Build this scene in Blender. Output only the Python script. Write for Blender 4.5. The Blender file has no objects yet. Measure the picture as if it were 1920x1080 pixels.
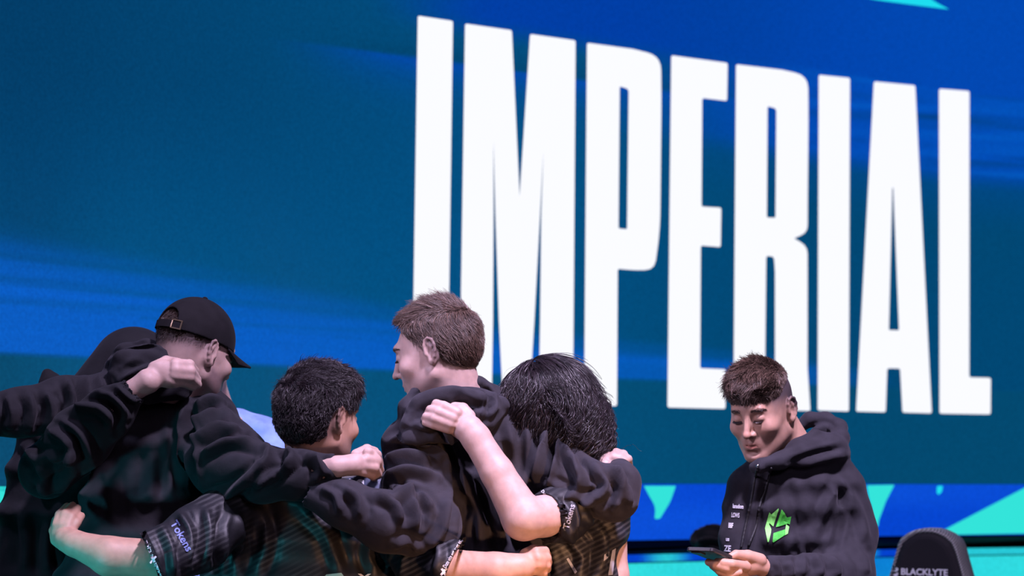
import bpy, bmesh, math, random
import numpy as np
from mathutils import Vector, Matrix
random.seed(7)
RNG = np.random.default_rng(11)
S = bpy.context.scene
COL = S.collection
# ------------------------------------------------------------------ camera
FPX = 4690.0                       # focal length in pixels of a 1920 px wide frame
CAMH = 1.5
PITCH = math.atan(305.0 / FPX)
ROLL = 0.010
cam_d = bpy.data.cameras.new('camera')
cam = bpy.data.objects.new('camera', cam_d)
COL.objects.link(cam)
S.camera = cam
cam_d.sensor_width = 36.0
cam_d.lens = FPX / 1920.0 * 36.0
cam_d.clip_end = 100
_fw = Vector((0, math.cos(PITCH), math.sin(PITCH)))
_rt = Vector((1, 0, 0))
_up = _rt.cross(_fw)
cr, sr = math.cos(ROLL), math.sin(ROLL)
# the camera leans so that the world's vertical tips to the right in the picture
RT = (_rt * cr + _up * sr)
UP = (_up * cr - _rt * sr)
FW = _fw
cam.matrix_world = Matrix(((RT.x, UP.x, -FW.x, 0), (RT.y, UP.y, -FW.y, 0), (RT.z, UP.z, -FW.z, CAMH), (0, 0, 0, 1)))
cam_d.dof.use_dof = True
cam_d.dof.focus_distance = 6.0
cam_d.dof.aperture_fstop = 4.0
RTn, UPn, FWn = np.array(RT), np.array(UP), np.array(FW)
CAM = np.array((0, 0, CAMH))

def P(px, py, d):
    """point seen at (px, py) at depth d along the viewing axis"""
    return CAM + d * (FWn + RTn * ((px - 960.0) / FPX) + UPn * ((540.0 - py) / FPX))

def pix(V):
    q = V - CAM
    d = q @ FWn
    return 960 + FPX * (q @ RTn) / d, 540 - FPX * (q @ UPn) / d, d

# ------------------------------------------------------------------ world and lamps
w = bpy.data.worlds.new('hall_dark')
S.world = w
w.use_nodes = True
w.node_tree.nodes['Background'].inputs[0].default_value = (0.05, 0.07, 0.16, 1)
w.node_tree.nodes['Background'].inputs[1].default_value = 0.15

def area(name, loc, target, size, power, col, spread=180):
    l = bpy.data.lights.new(name, 'AREA')
    l.shape = 'DISK'; l.size = size; l.energy = power; l.color = col
    l.spread = math.radians(spread)
    o = bpy.data.objects.new(name, l); COL.objects.link(o)
    o.location = loc
    o.rotation_euler = (Vector(target) - Vector(loc)).to_track_quat('-Z', 'Y').to_euler()
    return o
LIGHTS = [
    ('stage_wash_light', (1.6, 3.1, 6.8), (0.3, 6.0, 1.4), 0.6, 92, (0.80, 0.66, 1.0), 46),
    ('stage_top_light', (-2.2, 4.6, 5.8), (-0.2, 6.0, 1.4), 0.5, 18, (0.62, 0.58, 1.0), 70),
    ('front_wash_light', (1.6, 0.8, 3.4), (0.2, 6.0, 1.4), 1.2, 6.5, (0.85, 0.68, 1.0), 60),
    ('added_profile_fill', (-3.4, 4.0, 3.4), (-0.02, 6.05, 1.66), 0.3, 1.1, (0.80, 0.66, 1.0), 13),  # added fill for the tall man's profile, not one of the stage lamps
    ('stage_warm_light', (1.9, 2.6, 0.5), (0.15, 5.9, 1.05), 0.25, 3.0, (1.0, 0.50, 0.26), 18),
    ('stage_teal_light', (-2.4, 4.0, 0.6), (-1.0, 5.9, 1.12), 0.25, 1.5, (0.05, 0.70, 0.85), 22),
]
for a in LIGHTS: area(*a)
S.view_settings.view_transform = 'Standard'
S.view_settings.look = 'None'
S.view_settings.exposure = 0.0
S.view_settings.gamma = 1.0
S.view_settings.use_curve_mapping = False

# ------------------------------------------------------------------ material helpers
def srgb(r, g, b):
    f = lambda c: (c / 255 / 12.92) if c / 255 <= 0.04045 else ((c / 255 + 0.055) / 1.055) ** 2.4
    return (f(r), f(g), f(b), 1.0)

def newmat(name):
    m = bpy.data.materials.new(name); m.use_nodes = True
    nt = m.node_tree
    return m, nt, nt.nodes['Principled BSDF']

def N(nt, t, **kw):
    n = nt.nodes.new(t)
    for k, v in kw.items():
        if k in ('inp',):
            for i, x in v.items(): n.inputs[i].default_value = x
        else: setattr(n, k, v)
    return n

def noise_bump(nt, b, scale, strength, dist=0.002, detail=3):
    tc = N(nt, 'ShaderNodeTexCoord')
    nz = N(nt, 'ShaderNodeTexNoise', inp={'Scale': scale, 'Detail': detail})
    bp = N(nt, 'ShaderNodeBump', inp={'Strength': strength, 'Distance': dist})
    nt.links.new(tc.outputs['Object'], nz.inputs['Vector'])
    nt.links.new(nz.outputs['Fac'], bp.inputs['Height'])
    nt.links.new(bp.outputs['Normal'], b.inputs['Normal'])
    return nz

def simple(name, col, rough=0.6, metal=0.0, bump=None, spec=0.5, sheen=0.0):
    m, nt, b = newmat(name)
    b.inputs['Base Color'].default_value = col
    b.inputs['Roughness'].default_value = rough
    b.inputs['Metallic'].default_value = metal
    b.inputs['Specular IOR Level'].default_value = spec
    if sheen:
        b.inputs['Sheen Weight'].default_value = sheen
        b.inputs['Sheen Roughness'].default_value = 0.45
    if bump: noise_bump(nt, b, *bump)
    return m

def emit(name, col, strength=1.0):
    m, nt, b = newmat(name)
    b.inputs['Base Color'].default_value = (0.004, 0.004, 0.004, 1)
    b.inputs['Roughness'].default_value = 0.8
    b.inputs['Specular IOR Level'].default_value = 0.05
    b.inputs['Emission Color'].default_value = col
    b.inputs['Emission Strength'].default_value = strength
    return m

# ------------------------------------------------------------------ object helpers
def obj(name, verts, faces, mat, parent=None, smooth=False, label=None, cat=None, kind=None, group=None):
    me = bpy.data.meshes.new(name)
    if isinstance(verts, np.ndarray): verts = verts.tolist()
    if isinstance(faces, np.ndarray): faces = faces.tolist()
    me.from_pydata(verts, [], faces)
    me.update()
    if smooth: me.polygons.foreach_set('use_smooth', [True] * len(me.polygons))
    if mat is not None: me.materials.append(mat)
    o = bpy.data.objects.new(name, me); COL.objects.link(o)
    if parent is not None:
        o.parent = parent
        o.matrix_parent_inverse = Matrix.Translation(-Vector(parent.location))
    return tag(o, label, cat, kind, group)

def tag(o, label=None, cat=None, kind=None, group=None):
    for k, v in (('label', label), ('category', cat), ('kind', kind), ('group', group)):
        if v: o[k] = v
    return o

def empty(name, loc, label, cat, kind=None):
    o = bpy.data.objects.new(name, None); COL.objects.link(o)
    o.location = loc
    o.empty_display_size = 0.1
    return tag(o, label, cat, kind)

def boxvf(lo, hi):
    x0, y0, z0 = lo; x1, y1, z1 = hi
    v = [(x0,y0,z0),(x1,y0,z0),(x1,y1,z0),(x0,y1,z0),(x0,y0,z1),(x1,y0,z1),(x1,y1,z1),(x0,y1,z1)]
    f = [(0,3,2,1),(4,5,6,7),(0,1,5,4),(1,2,6,5),(2,3,7,6),(3,0,4,7)]
    return v, f
# ------------------------------------------------------------------ curved LED wall
SZ = 660.0 * 10.2
def s_of(px):
    u = px - 1257.0
    return 660 - 0.1165 * u + 2.9e-5 * u * u
HZ = lambda px: 845.0 + 0.010 * (px - 960)
_pts = []
for px in range(-60, 2001, 20):
    d = SZ / s_of(px)
    p = P(px, HZ(px), d)
    _pts.append(p[:2])
_pts = np.array(_pts)
def extend(p, q, n, turn):          # goes on along the arc outside the frame
    out = []; dvec = p - q; c, s = math.cos(turn), math.sin(turn)
    R = np.array(((c, -s), (s, c)))
    for i in range(n):
        dvec = R @ dvec; p = p + dvec; out.append(p)
    return out
L = extend(_pts[0], _pts[1], 30, 0.004)[::-1]
Rr = extend(_pts[-1], _pts[-2], 40, -0.004)
PLAN = np.array(list(L) + list(_pts) + list(Rr))
PANG = np.arctan2(PLAN[:, 0], PLAN[:, 1])
PARC = np.concatenate(([0], np.cumsum(np.hypot(*np.diff(PLAN, axis=0).T))))
_t = np.gradient(PLAN, axis=0); _t /= np.hypot(_t[:, 0], _t[:, 1])[:, None]
PNOR = np.stack((_t[:, 1], -_t[:, 0]), 1)       # towards the camera side

def wall_uv(px, py):
    r = P(px, py, 1.0) - CAM
    a = math.atan2(r[0], r[1])
    u = np.interp(a, PANG, PARC)
    q = wall_at(u, 0)
    t = math.hypot(q[0], q[1]) / math.hypot(r[0], r[1])
    return u, CAMH + r[2] * t

def wall_at(u, off, z=0.0):
    x = np.interp(u, PARC, PLAN[:, 0]); y = np.interp(u, PARC, PLAN[:, 1])
    nx = np.interp(u, PARC, PNOR[:, 0]); ny = np.interp(u, PARC, PNOR[:, 1])
    return np.array((x + nx * off, y + ny * off, z + 0 * x))

V_SCREEN, V_STRIP, V_BAR1, V_BAR0, V_LOW = [CAMH - c * SZ / FPX for c in (0.0896, 0.247, 0.288, 0.308, 0.313)]
UL, UR = wall_uv(0, 845)[0], wall_uv(1919, 845)[0]
U0, U1 = UL - 1.0, UR + 1.2

# colours shown by the wall, per point of the picture it plays
def sm(e0, e1, x):
    t = np.clip((x - e0) / (e1 - e0), 0, 1); return t * t * (3 - 2 * t)
def lin(c): return np.array(srgb(*c)[:3])
EDGE1 = wall_uv(1156, 710.6)[1]
_n1 = RNG.random((64, 512)); 
def vnoise(u, v, su, sv):
    x = u * su; y = v * sv
    xi = np.floor(x).astype(int); yi = np.floor(y).astype(int); fx = x - xi; fy = y - yi
    fx = fx * fx * (3 - 2 * fx); fy = fy * fy * (3 - 2 * fy)
    g = lambda a, b: _n1[a % 64, b % 512]
    return (g(xi, yi) * (1 - fx) + g(xi + 1, yi) * fx) * (1 - fy) + (g(xi, yi + 1) * (1 - fx) + g(xi + 1, yi + 1) * fx) * fy
UREF = {px: wall_uv(px, 400)[0] for px in (0, 200, 430, 780, 1100, 1400, 1650, 1820, 1920)}
e2a = wall_uv(430, 58); e2b = wall_uv(780, 106); e2c = wall_uv(1100, 150); e2d = wall_uv(1500, 200)
e3a = wall_uv(1300, 240); e3b = wall_uv(1820, 318); e3c = wall_uv(1920, 326)
def screen_colour(u, v):
    teal = lin((2, 80, 130)); navy = lin((2, 58, 100)); blue = lin((6, 92, 196)); dteal = lin((1, 68, 110)); low = lin((4, 80, 122))
    topb = lin((2, 72, 178))
    t = (u - UL) / (UR - UL)
    c = np.empty(u.shape + (3,)); c[:] = teal
    mixin = lambda a, col: c.__setitem__(slice(None), c * (1 - a[..., None]) + col * a[..., None])
    # darker upper left
    mixin(sm(0.55, 0.0, t) * sm(2.0, 2.8, v) * 0.75, navy)
    mixin(sm(0.12, 0.0, t) * 0.5, navy)
    # right two thirds a little deeper
    mixin(sm(0.42, 0.75, t) * 0.75, dteal)
    # top right blue field
    e3 = np.interp(u, (e3a[0], e3b[0], e3c[0]), (e3a[1], e3b[1], e3c[1]))
    a = sm(0.50, 0.80, t) * (0.25 + 0.75 * sm(-0.10, 0.01, v - e3)) * sm(-0.32, 0.05, v - e3)
    mixin(np.clip(a, 0, 1) * sm(0.3, 0.62, t), topb)
    st = (vnoise(u + 3, v - 0.05 * u, 0.7, 26) - 0.5) + 0.6 * (vnoise(u, v, 1.3, 60) - 0.5)
    k = sm(0.62, 0.97, t) * sm(0.02, 0.0, np.abs(v - e3 - 0.16) - 0.17)
    mixin(np.clip(k * (0.15 + 1.3 * np.clip(st, 0, 1)), 0, 1), lin((4, 96, 200)))
    mixin(np.clip(k * 1.2 * np.clip(-st, 0, 1), 0, 1), navy)
    # line with a blue fall-off beneath, middle of the top
    e2 = np.interp(u, (e2a[0], e2b[0], e2c[0], e2d[0]), (e2a[1], e2b[1], e2c[1], e2d[1]))
    dd = e2 - v
    a = sm(0.21, 0.38, t) * sm(0.80, 0.52, t) * sm(-0.004, 0.010, dd) * np.exp(-np.clip(dd, 0, 9) / 0.07)
    mixin(np.clip(a, 0, 1), lin((2, 72, 176)))
    a = sm(0.20, 0.36, t) * sm(0.80, 0.5, t) * sm(0.01, -0.01, dd) * np.exp(-np.clip(-dd, 0, 9) / 0.06)
    mixin(np.clip(a * 0.75, 0, 1), dteal * 0.9)
    a = sm(0.30, 0.44, t) * sm(0.95, 0.55, t) * sm(0.08, 0.2, -dd)
    mixin(np.clip(a, 0, 1), lin((1, 62, 165)))
    # lower blue band with its sharp lower edge and streaks above
    hb = v - EDGE1
    wl = np.interp(t, (0, 0.3, 0.42, 0.55, 0.75, 1), (0.40, 0.27, 0.2, 0.17, 0.13, 0.02))
    inten = np.interp(t, (0, 0.35, 0.5, 0.75, 0.86), (1, 0.95, 0.8, 0.55, 0.0))
    stk = vnoise(u * 0.6 + 9, v + 0.02 * u, 0.5, 38) * 0.65 + vnoise(u + 5, v, 0.8, 85) * 0.35
    a = sm(-0.003, 0.004, hb) * (1 - sm(0.45, 1.1, hb / wl)) * inten
    a = a * np.where(hb > wl * 0.4, 0.35 + 1.0 * stk, 0.92 + 0.1 * stk)
    mixin(np.clip(a, 0, 1), blue)
    mixin(sm(0.002, -0.004, hb), low)
    mixin(sm(0.002, -0.004, hb) * sm(0.35, 0.8, t) * 0.6, lin((2, 68, 104)))
    mixin(sm(0.002, -0.004, hb) * sm(0.06, 0.0, t) * 0.5, lin((2, 66, 96)))
    return np.clip(c, 0, 1)

def screen_mat(name, strength=1.0):
    m, nt, b = newmat(name)
    at = N(nt, 'ShaderNodeAttribute', attribute_name='picture')
    tc = N(nt, 'ShaderNodeTexCoord')
    nz = N(nt, 'ShaderNodeTexNoise', inp={'Scale': 90.0, 'Detail': 3.0, 'Roughness': 0.7})
    mr = N(nt, 'ShaderNodeMapRange', inp={1: 0.3, 2: 0.7, 3: 0.86, 4: 1.14})
    mx = N(nt, 'ShaderNodeVectorMath', operation='SCALE')
    nt.links.new(tc.outputs['Object'], nz.inputs['Vector'])
    nt.links.new(nz.outputs['Fac'], mr.inputs[0])
    nt.links.new(at.outputs['Color'], mx.inputs[0]); nt.links.new(mr.outputs[0], mx.inputs['Scale'])
    b.inputs['Base Color'].default_value = (0.004, 0.004, 0.005, 1)
    b.inputs['Roughness'].default_value = 0.8
    b.inputs['Specular IOR Level'].default_value = 0.05
    nt.links.new(mx.outputs[0], b.inputs['Emission Color'])
    b.inputs['Emission Strength'].default_value = strength
    return m
M_SCREEN = screen_mat('led_picture')
M_BLACK = simple('matte_black', (0.006, 0.006, 0.008, 1), 0.7)
M_WHITE = emit('led_white', (0.94, 0.95, 1.0, 1), 1.03)

led = empty('led_wall', wall_at((UL + UR) / 2, -0.3, 0), 'tall curved screen wall glowing teal and blue behind everyone, showing big white letters', 'screen')
def sheet(name, u0, u1, v0, v1, off, nu, nv, mat, parent, colf=None, thick=0.06):
    us = np.linspace(u0, u1, nu + 1); vs = np.linspace(v0, v1, nv + 1)
    U, V = np.meshgrid(us, vs, indexing='ij')
    X = wall_at(U.ravel(), off, V.ravel()).T
    idx = np.arange((nu + 1) * (nv + 1)).reshape(nu + 1, nv + 1)
    F = np.stack((idx[:-1, :-1], idx[1:, :-1], idx[1:, 1:], idx[:-1, 1:]), -1).reshape(-1, 4)
    n = len(X)
    ring = list(idx[:, 0]) + list(idx[-1, 1:]) + list(idx[::-1, -1][1:]) + list(idx[0, ::-1][1:-1])
    back = wall_at(U.ravel()[ring], off - thick, V.ravel()[ring]).T
    X = np.concatenate((X, back)); F = F.tolist(); m = len(ring)
    for i in range(m):
        j = (i + 1) % m
        F.append([ring[j], ring[i], n + i, n + j])
    F.append([n + i for i in range(m)][::-1])
    o = obj(name, X, F, mat, parent)
    if colf:
        C = colf(U.ravel(), V.ravel()); C = np.concatenate((C, np.zeros((len(ring), 3))))
        at = o.data.color_attributes.new('picture', 'FLOAT_COLOR', 'POINT')
        at.data.foreach_set('color', np.concatenate((C, np.ones((len(C), 1))), 1).astype(np.float32).ravel())
    return o
PW = 0.5
npan = int(math.ceil((U1 - U0) / PW))
ushift = (wall_uv(152, 500)[0] - U0) % PW
ub = [U0] + [U0 + ushift + k * PW for k in range(npan) if U0 + ushift + k * PW < U1 - 0.02] + [U1]
vb = [V_SCREEN] + [V_SCREEN + 0.5 * k for k in range(1, 7)]
for i in range(len(ub) - 1):
    for j in range(len(vb) - 1):
        sheet('led_panel', ub[i] + 0.0004, ub[i + 1] - 0.0004, vb[j] + 0.0004, vb[j + 1] - 0.0004, 0.0, 26, 50, M_SCREEN, led, screen_colour)
sheet('screen_backing', U0, U1, V_LOW - 1.1, vb[-1] + 0.02, -0.064, 40, 1, M_BLACK, led, thick=0.1)

# lettering, drawn in the picture the wall plays
def arcpts(poly, r, seg=3):
    """rounds the corners of a polygon; a corner (x, y, r) carries its own radius"""
    out = []; n = len(poly)
    for i in range(n):
        p = np.array(poly[i][:2], float); rr = poly[i][2] if len(poly[i]) > 2 else r
        a = np.array(poly[i - 1][:2], float); b = np.array(poly[(i + 1) % n][:2], float)
        da, db = a - p, b - p; la, lb = np.hypot(*da), np.hypot(*db)
        q = min(rr, la * 0.49, lb * 0.49)
        if q < 0.3: out.append(p); continue
        s, e = p + da / la * q, p + db / lb * q
        ns = max(seg, int(q / 5))
        for k in range(ns + 1):
            t = k / ns
            out.append((1 - t) ** 2 * s + 2 * t * (1 - t) * p + t * t * e)
    return out

def wall_poly(name, poly, mat, parent, off=0.004, r=4, cols=None, holes=()):
    rings = [arcpts(poly, r)] + [arcpts(h, 3) for h in holes]
    bm = bmesh.new(); edges = []
    for ring in rings:
        vs = []
        for p in ring:
            u, v = wall_uv(*p); vs.append(bm.verts.new(wall_at(u, off, v)))
        for i in range(len(vs)): edges.append(bm.edges.new((vs[i], vs[(i + 1) % len(vs)])))
    bmesh.ops.triangle_fill(bm, edges=edges, use_beauty=True)
    for f in bm.faces:
        f.normal_update()
        if f.normal.y > 0: f.normal_flip()
    me = bpy.data.meshes.new(name); bm.to_mesh(me); bm.free()
    me.materials.append(mat)
    o = bpy.data.objects.new(name, me); COL.objects.link(o)
    o.parent = parent; o.matrix_parent_inverse = Matrix.Translation(-Vector(parent.location))
    return o
LETTERS = [
    ([(782,29.6),(848,39.5),(838,752),(771,750)], ()),
    ([(870.7,44.4),(958.5,57),(973,368,1),(992.6,63.9),(1078,76),(1073,757),(1009,757),(1011.5,600),(1013.7,400),(1017.5,285,1),(1011.3,400),(1000.7,600),(991,757),(942,757),(934,600),(927.6,400),(924,265,1),(924,400),(923,600),(920.5,757),(860,753)], ()),
    ([(1099.3,80.4),(1185,92,2),(1238,105,42),(1239,185,30),(1236.5,430,42),(1226,506,40),(1190,507,30),(1157,504),(1155.6,761.3),(1094,760)],
     [[(1160.7,162),(1177.5,167,6),(1174.5,430),(1158.5,428.5)]]),
    ([(1257.4,103.9),(1363.3,118.3),(1362,189.5),(1315.5,184),(1314.2,387.5),(1351.2,389.5),(1350,463.5),(1312.8,460.5),(1311.5,690.5),(1359.6,692.5),(1359,766.7),(1250.3,763.9)], ()),
    ([(1378.9,120.7),(1465,131,2),(1514,142,42),(1514.7,225,30),(1513.3,370,30),(1513,436,34),(1488,447,2),(1513,462,34),(1513,540,20),(1513,690),(1518.3,770.5),(1457,769),(1452,690),(1452,510,5),(1450,481,6),(1435.5,480),(1432.5,768.5),(1374,767)],
     [[(1438,199.5),(1454.5,203.5,6),(1452.8,408.5,3),(1436.7,408)]]),
    ([(1534,140.4),(1592.6,146.3),(1590.5,771.5),(1531.8,769.5)], ()),
    ([(1637.4,152.8),(1715,160.2),(1746,775),(1691,773.5),(1686.5,691),(1662.5,690.5),(1659.5,773),(1604,771.5)],
     [[(1672,352,1),(1673.8,352,1),(1684.5,619.5),(1665.5,619)]]),
    ([(1759.5,166.5),(1816.7,170.8),(1816.3,707.5),(1856.8,708.5),(1856.3,777),(1760.5,775.5)], ()),
]
for poly, holes in LETTERS:
    wall_poly('screen_letter', poly, M_WHITE, led, holes=holes)
M_CYAN = emit('led_cyan', srgb(30, 222, 240), 1.0)
M_TURQ = emit('led_turquoise', srgb(52, 228, 218), 1.0)
wall_poly('screen_graphic', [(1600,-8),(1640,0),(1700,8),(1779,18,3),(1760,8),(1730,-10)], M_CYAN, led, r=2)

# lower LED strip, its shapes, the black ledge and the low panel
strip = empty('led_strip', wall_at((UL + UR) / 2, -0.3, 1.0), 'low blue light strip with turquoise wedges below the big screen', 'screen')
def strip_colour(u, v):
    t = (u - UL) / (UR - UL)
    c = np.empty(u.shape + (3,)); c[:] = lin((4, 66, 205))
    a = vnoise(u, v, 2.2, 9)
    c = c * (1 - 0.5 * a[..., None]) + lin((16, 90, 225)) * 0.5 * a[..., None]
    a = sm(0.02, 0.0, t)[..., None]
    return c * (1 - a) + lin((40, 215, 205)) * a
for i in range(len(ub) - 1):
    sheet('led_panel', ub[i] + 0.0004, ub[i + 1] - 0.0004, V_STRIP, V_SCREEN - 0.0008, 0.0, 24, 12, M_SCREEN, strip, strip_colour)
for q, mt in (([(1206,911),(1266,911),(1256,940,8),(1236,973,4),(1226,973,3),(1228,950,10),(1216,930)], M_TURQ),
          ([(1624,910),(1676,909),(1660,940),(1647,975),(1645,988,3),(1636,988,3),(1634,955),(1627,930)], M_TURQ),
          ([(1756,911),(1767,911),(1765,922),(1759,928),(1755,924)], M_CYAN),
          ([(1764,996),(1925,912),(1925,1000),(1764,1003)], M_TURQ),
          ([(1470,911),(1500,911),(1480,975)], M_TURQ),
          ([(-60,923),(7,921),(3,950),(-12,1008),(-60,1035)], M_TURQ)):
    wall_poly('strip_graphic', q, mt, strip, r=2)
low = empty('led_plinth', wall_at((UL + UR) / 2, -0.3, 0), 'bottom turquoise and blue light panels under the black ledge', 'screen')
M_LEDGE = simple('ledge_black', (0.002, 0.002, 0.003, 1), 0.8, spec=0.05)
sheet('ledge', U0, U1, V_BAR1 + 0.001, V_STRIP - 0.002, -0.006, 60, 1, M_LEDGE, low, thick=0.05)
def bar_colour(u, v):
    t = (u - UL) / (UR - UL)
    c = np.empty(u.shape + (3,)); c[:] = lin((4, 66, 205))
    a = np.clip(sm(0.03, 0.0, np.abs(t - 0.615)) + sm(0.86, 0.93, t) + sm(0.012, 0, np.abs(t - 0.83)), 0, 1)[..., None]
    return c * (1 - a) + lin((40, 200, 215)) * a
sheet('light_bar', U0, U1, V_BAR0, V_BAR1, 0.0, 240, 2, M_SCREEN, low, bar_colour)
def low_colour(u, v):
    t = (u - UL) / (UR - UL)
    c = np.empty(u.shape + (3,)); c[:] = lin((52, 224, 224))
    a = (sm(0.025, 0.02, np.abs(t - 0.855 - (v - 1.05) * 0.3)))[..., None]
    c = c * (1 - a) + lin((6, 80, 205)) * a
    a = (vnoise(u, v, 2.5, 5) * 0.35)[..., None]
    return c * (1 - a) + lin((20, 190, 225)) * a
for i in range(len(ub) - 1):
    sheet('led_panel', ub[i] + 0.0004, ub[i + 1] - 0.0004, 0.02, V_LOW, 0.0, 40, 40, M_SCREEN, low, low_colour)

# stage floor
fv, ff = boxvf((-9, -3, -0.1), (9, 16, 0.0))
M_FLOOR = simple('stage_floor_black', (0.012, 0.012, 0.016, 1), 0.35, bump=(60, 0.15, 0.001))
obj('floor', fv, ff, M_FLOOR, kind='structure')
# ------------------------------------------------------------------ bodies as distance fields, meshed with surface nets
def nrm(v):
    v = np.asarray(v, float); return v / (np.linalg.norm(v) + 1e-12)

class Frame:
    """a head's own axes: x to its right, y forward, z up; yaw 0 looks away from the camera, +90 to the left"""
    def __init__(self, c, yaw=0, pitch=0, roll=0, scale=1.0):
        self.c = np.array(c, float); self.s = scale
        M = Matrix.Rotation(math.radians(yaw), 3, 'Z') @ Matrix.Rotation(math.radians(-pitch), 3, 'X') @ Matrix.Rotation(math.radians(roll), 3, 'Y')
        self.R = np.array(M)
    def to(self, p): return self.c + (np.asarray(p, float) * self.s) @ self.R.T
    def inv(self, X): return ((X - self.c) @ self.R) / self.s

class Field:
    def __init__(self): self.pr = []
    def cone(self, a, b, ra, rb, k=0.02, op=1, flat=None):
        """tapered capsule; flat = (axis, factor) squashes the section along an axis"""
        a = np.array(a, float); b = np.array(b, float)
        r = max(ra, rb)
        lo = np.minimum(a, b) - r; hi = np.maximum(a, b) + r
        def fn(X):
            A, B, Y = a, b, X
            if flat is not None:
                n, f = flat; g = 1 / f - 1
                Y = X + n * (((X - a) @ n) * g)[:, None]
                B = b + n * (((b - a) @ n) * g)
            ba = B - A; pa = Y - A
            t = np.clip(pa @ ba / max(ba @ ba, 1e-9), 0, 1)
            d = np.linalg.norm(pa - t[:, None] * ba, axis=1) - (ra + (rb - ra) * t)
            return d * (min(1, flat[1]) if flat is not None else 1)
        self.pr.append((fn, lo, hi, k, op)); return self
    def chain(self, pts, k=0.02, op=1, flat=None):
        """pts: (px, py, depth, radius in px)"""
        W = [(P(*p[:3]), p[3] * p[2] / FPX) for p in pts]
        for (a, ra), (b, rb) in zip(W[:-1], W[1:]): self.cone(a, b, ra, rb, k, op, flat)
        return self
    def ell(self, c, rad, k=0.02, op=1, rot=None):
        c = np.array(c, float); rad = np.array(rad, float)
        R = np.eye(3) if rot is None else np.array(rot)
        m = rad.max()
        def fn(X):
            q = (X - c) @ R
            k0 = np.linalg.norm(q / rad, axis=1); k1 = np.linalg.norm(q / rad ** 2, axis=1)
            return np.where(k0 < 1e-6, -rad.min(), k0 * (k0 - 1) / np.maximum(k1, 1e-6))
        self.pr.append((fn, c - m, c + m, k, op)); return self
    def ellp(self, px, py, d, rx, ry, rz, k=0.02, op=1, rot=0):
        """ellipsoid from the photograph: radii rx, ry in px, rz in metres, turned by rot degrees in the picture plane"""
        c_, s_ = math.cos(math.radians(rot)), math.sin(math.radians(rot))
        R = np.stack((RTn * c_ - UPn * s_, RTn * s_ + UPn * c_, FWn), 1)
        return self.ell(P(px, py, d), (rx * d / FPX, ry * d / FPX, rz), k, op, R)
    def local(self, fr, kind, *a, k=0.01, op=1):
        """a primitive given in the axes of a head"""
        if kind == 'cone':
            p, q, ra, rb = a; return self.cone(fr.to(p), fr.to(q), ra * fr.s, rb * fr.s, k * fr.s, op)
        c, rad = a[:2]; rot = fr.R if len(a) < 3 else fr.R @ np.array(a[2])
        return self.ell(fr.to(c), np.array(rad) * fr.s, k * fr.s, op, rot)
    def half(self, p, n, lo, hi, k=0.004):
        """cuts away the side n points to, inside a box"""
        p = np.array(p, float); n = nrm(n)
        fn = lambda X: -((X - p) @ n)
        self.pr.append((fn, np.array(lo, float), np.array(hi, float), k, -1)); return self
    def torso(self, secs, k=0.05):
        """secs: (px left, px right, py, depth, half depth in m)"""
        for (l0, r0, y0, d0, h0), (l1, r1, y1, d1, h1) in zip(secs[:-1], secs[1:]):
            a, b = P((l0 + r0) / 2, y0, d0), P((l1 + r1) / 2, y1, d1)
            ra, rb = (r0 - l0) / 2 * d0 / FPX, (r1 - l1) / 2 * d1 / FPX
            f = 0.5 * (h0 / ra + h1 / rb)
            # the vertical reach of a wide section is squashed too, so that sections stay where they are
            n = np.array((0, 1.0, 0))
            self.slab(a, b, ra, rb, h0, h1, k)
        return self
    def slab(self, a, b, ra, rb, ha, hb, k):
        a = np.array(a, float); b = np.array(b, float)
        e = 0.035
        lo = np.minimum(a, b) - np.array((max(ra, rb), max(ha, hb), e)); hi = np.maximum(a, b) + np.array((max(ra, rb), max(ha, hb), e))
        zt, zb = max(a[2], b[2]), min(a[2], b[2])
        if a[2] < b[2]: a, b, ra, rb, ha, hb = b, a, rb, ra, hb, ha
        def fn(X):
            t = np.clip((a[2] - X[:, 2]) / max(a[2] - b[2], 1e-6), 0, 1)
            c = a + (b - a) * t[:, None]
            rx = ra + (rb - ra) * t; ry = ha + (hb - ha) * t
            qx = np.abs(X[:, 0] - c[:, 0]); qy = np.abs(X[:, 1] - c[:, 1])
            kk = (np.abs(qx / rx) ** 2.4 + np.abs(qy / ry) ** 2.4) ** (1 / 2.4)
            d = (kk - 1) * np.minimum(rx, ry) * 0.9
            dz = np.maximum(X[:, 2] - zt, zb - X[:, 2])
            return np.where(dz > 0, np.sqrt(np.maximum(d, 0) ** 2 + dz ** 2) + np.minimum(d, 0) * 0.0, np.where(d > dz, d, np.maximum(d, dz)))
        self.pr.append((fn, lo, hi, k, 1))
    def grid(self, h, lo=None, hi=None):
        adds = [p for p in self.pr if p[4] > 0]
        if lo is None: lo = np.min([p[1] for p in adds], 0) - 0.01
        if hi is None: hi = np.max([p[2] for p in adds], 0) + 0.01
        n = np.ceil((hi - lo) / h).astype(int) + 2
        F = np.full(n, 0.5)
        ax = [lo[i] + h * np.arange(n[i]) for i in range(3)]
        for fn, a, b, k, op in self.pr:
            m = max(k, h) * 1.05 + 2.5 * h
            i0 = np.maximum(np.floor((a - m - lo) / h).astype(int), 0); i1 = np.minimum(np.ceil((b + m - lo) / h).astype(int) + 1, n)
            if (i1 <= i0).any(): continue
            sl = tuple(slice(i0[j], i1[j]) for j in range(3))
            G = np.stack(np.meshgrid(*(ax[j][sl[j]] for j in range(3)), indexing='ij'), -1)
            d = fn(G.reshape(-1, 3)).reshape(G.shape[:3])
            f = F[sl]
            if op > 0:
                hh = np.maximum(k - np.abs(f - d), 0) / k
                F[sl] = np.minimum(f, d) - hh * hh * k * 0.25
            else:
                d = -d
                hh = np.maximum(k - np.abs(f - d), 0) / k
                F[sl] = np.maximum(f, d) + hh * hh * k * 0.25
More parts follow.
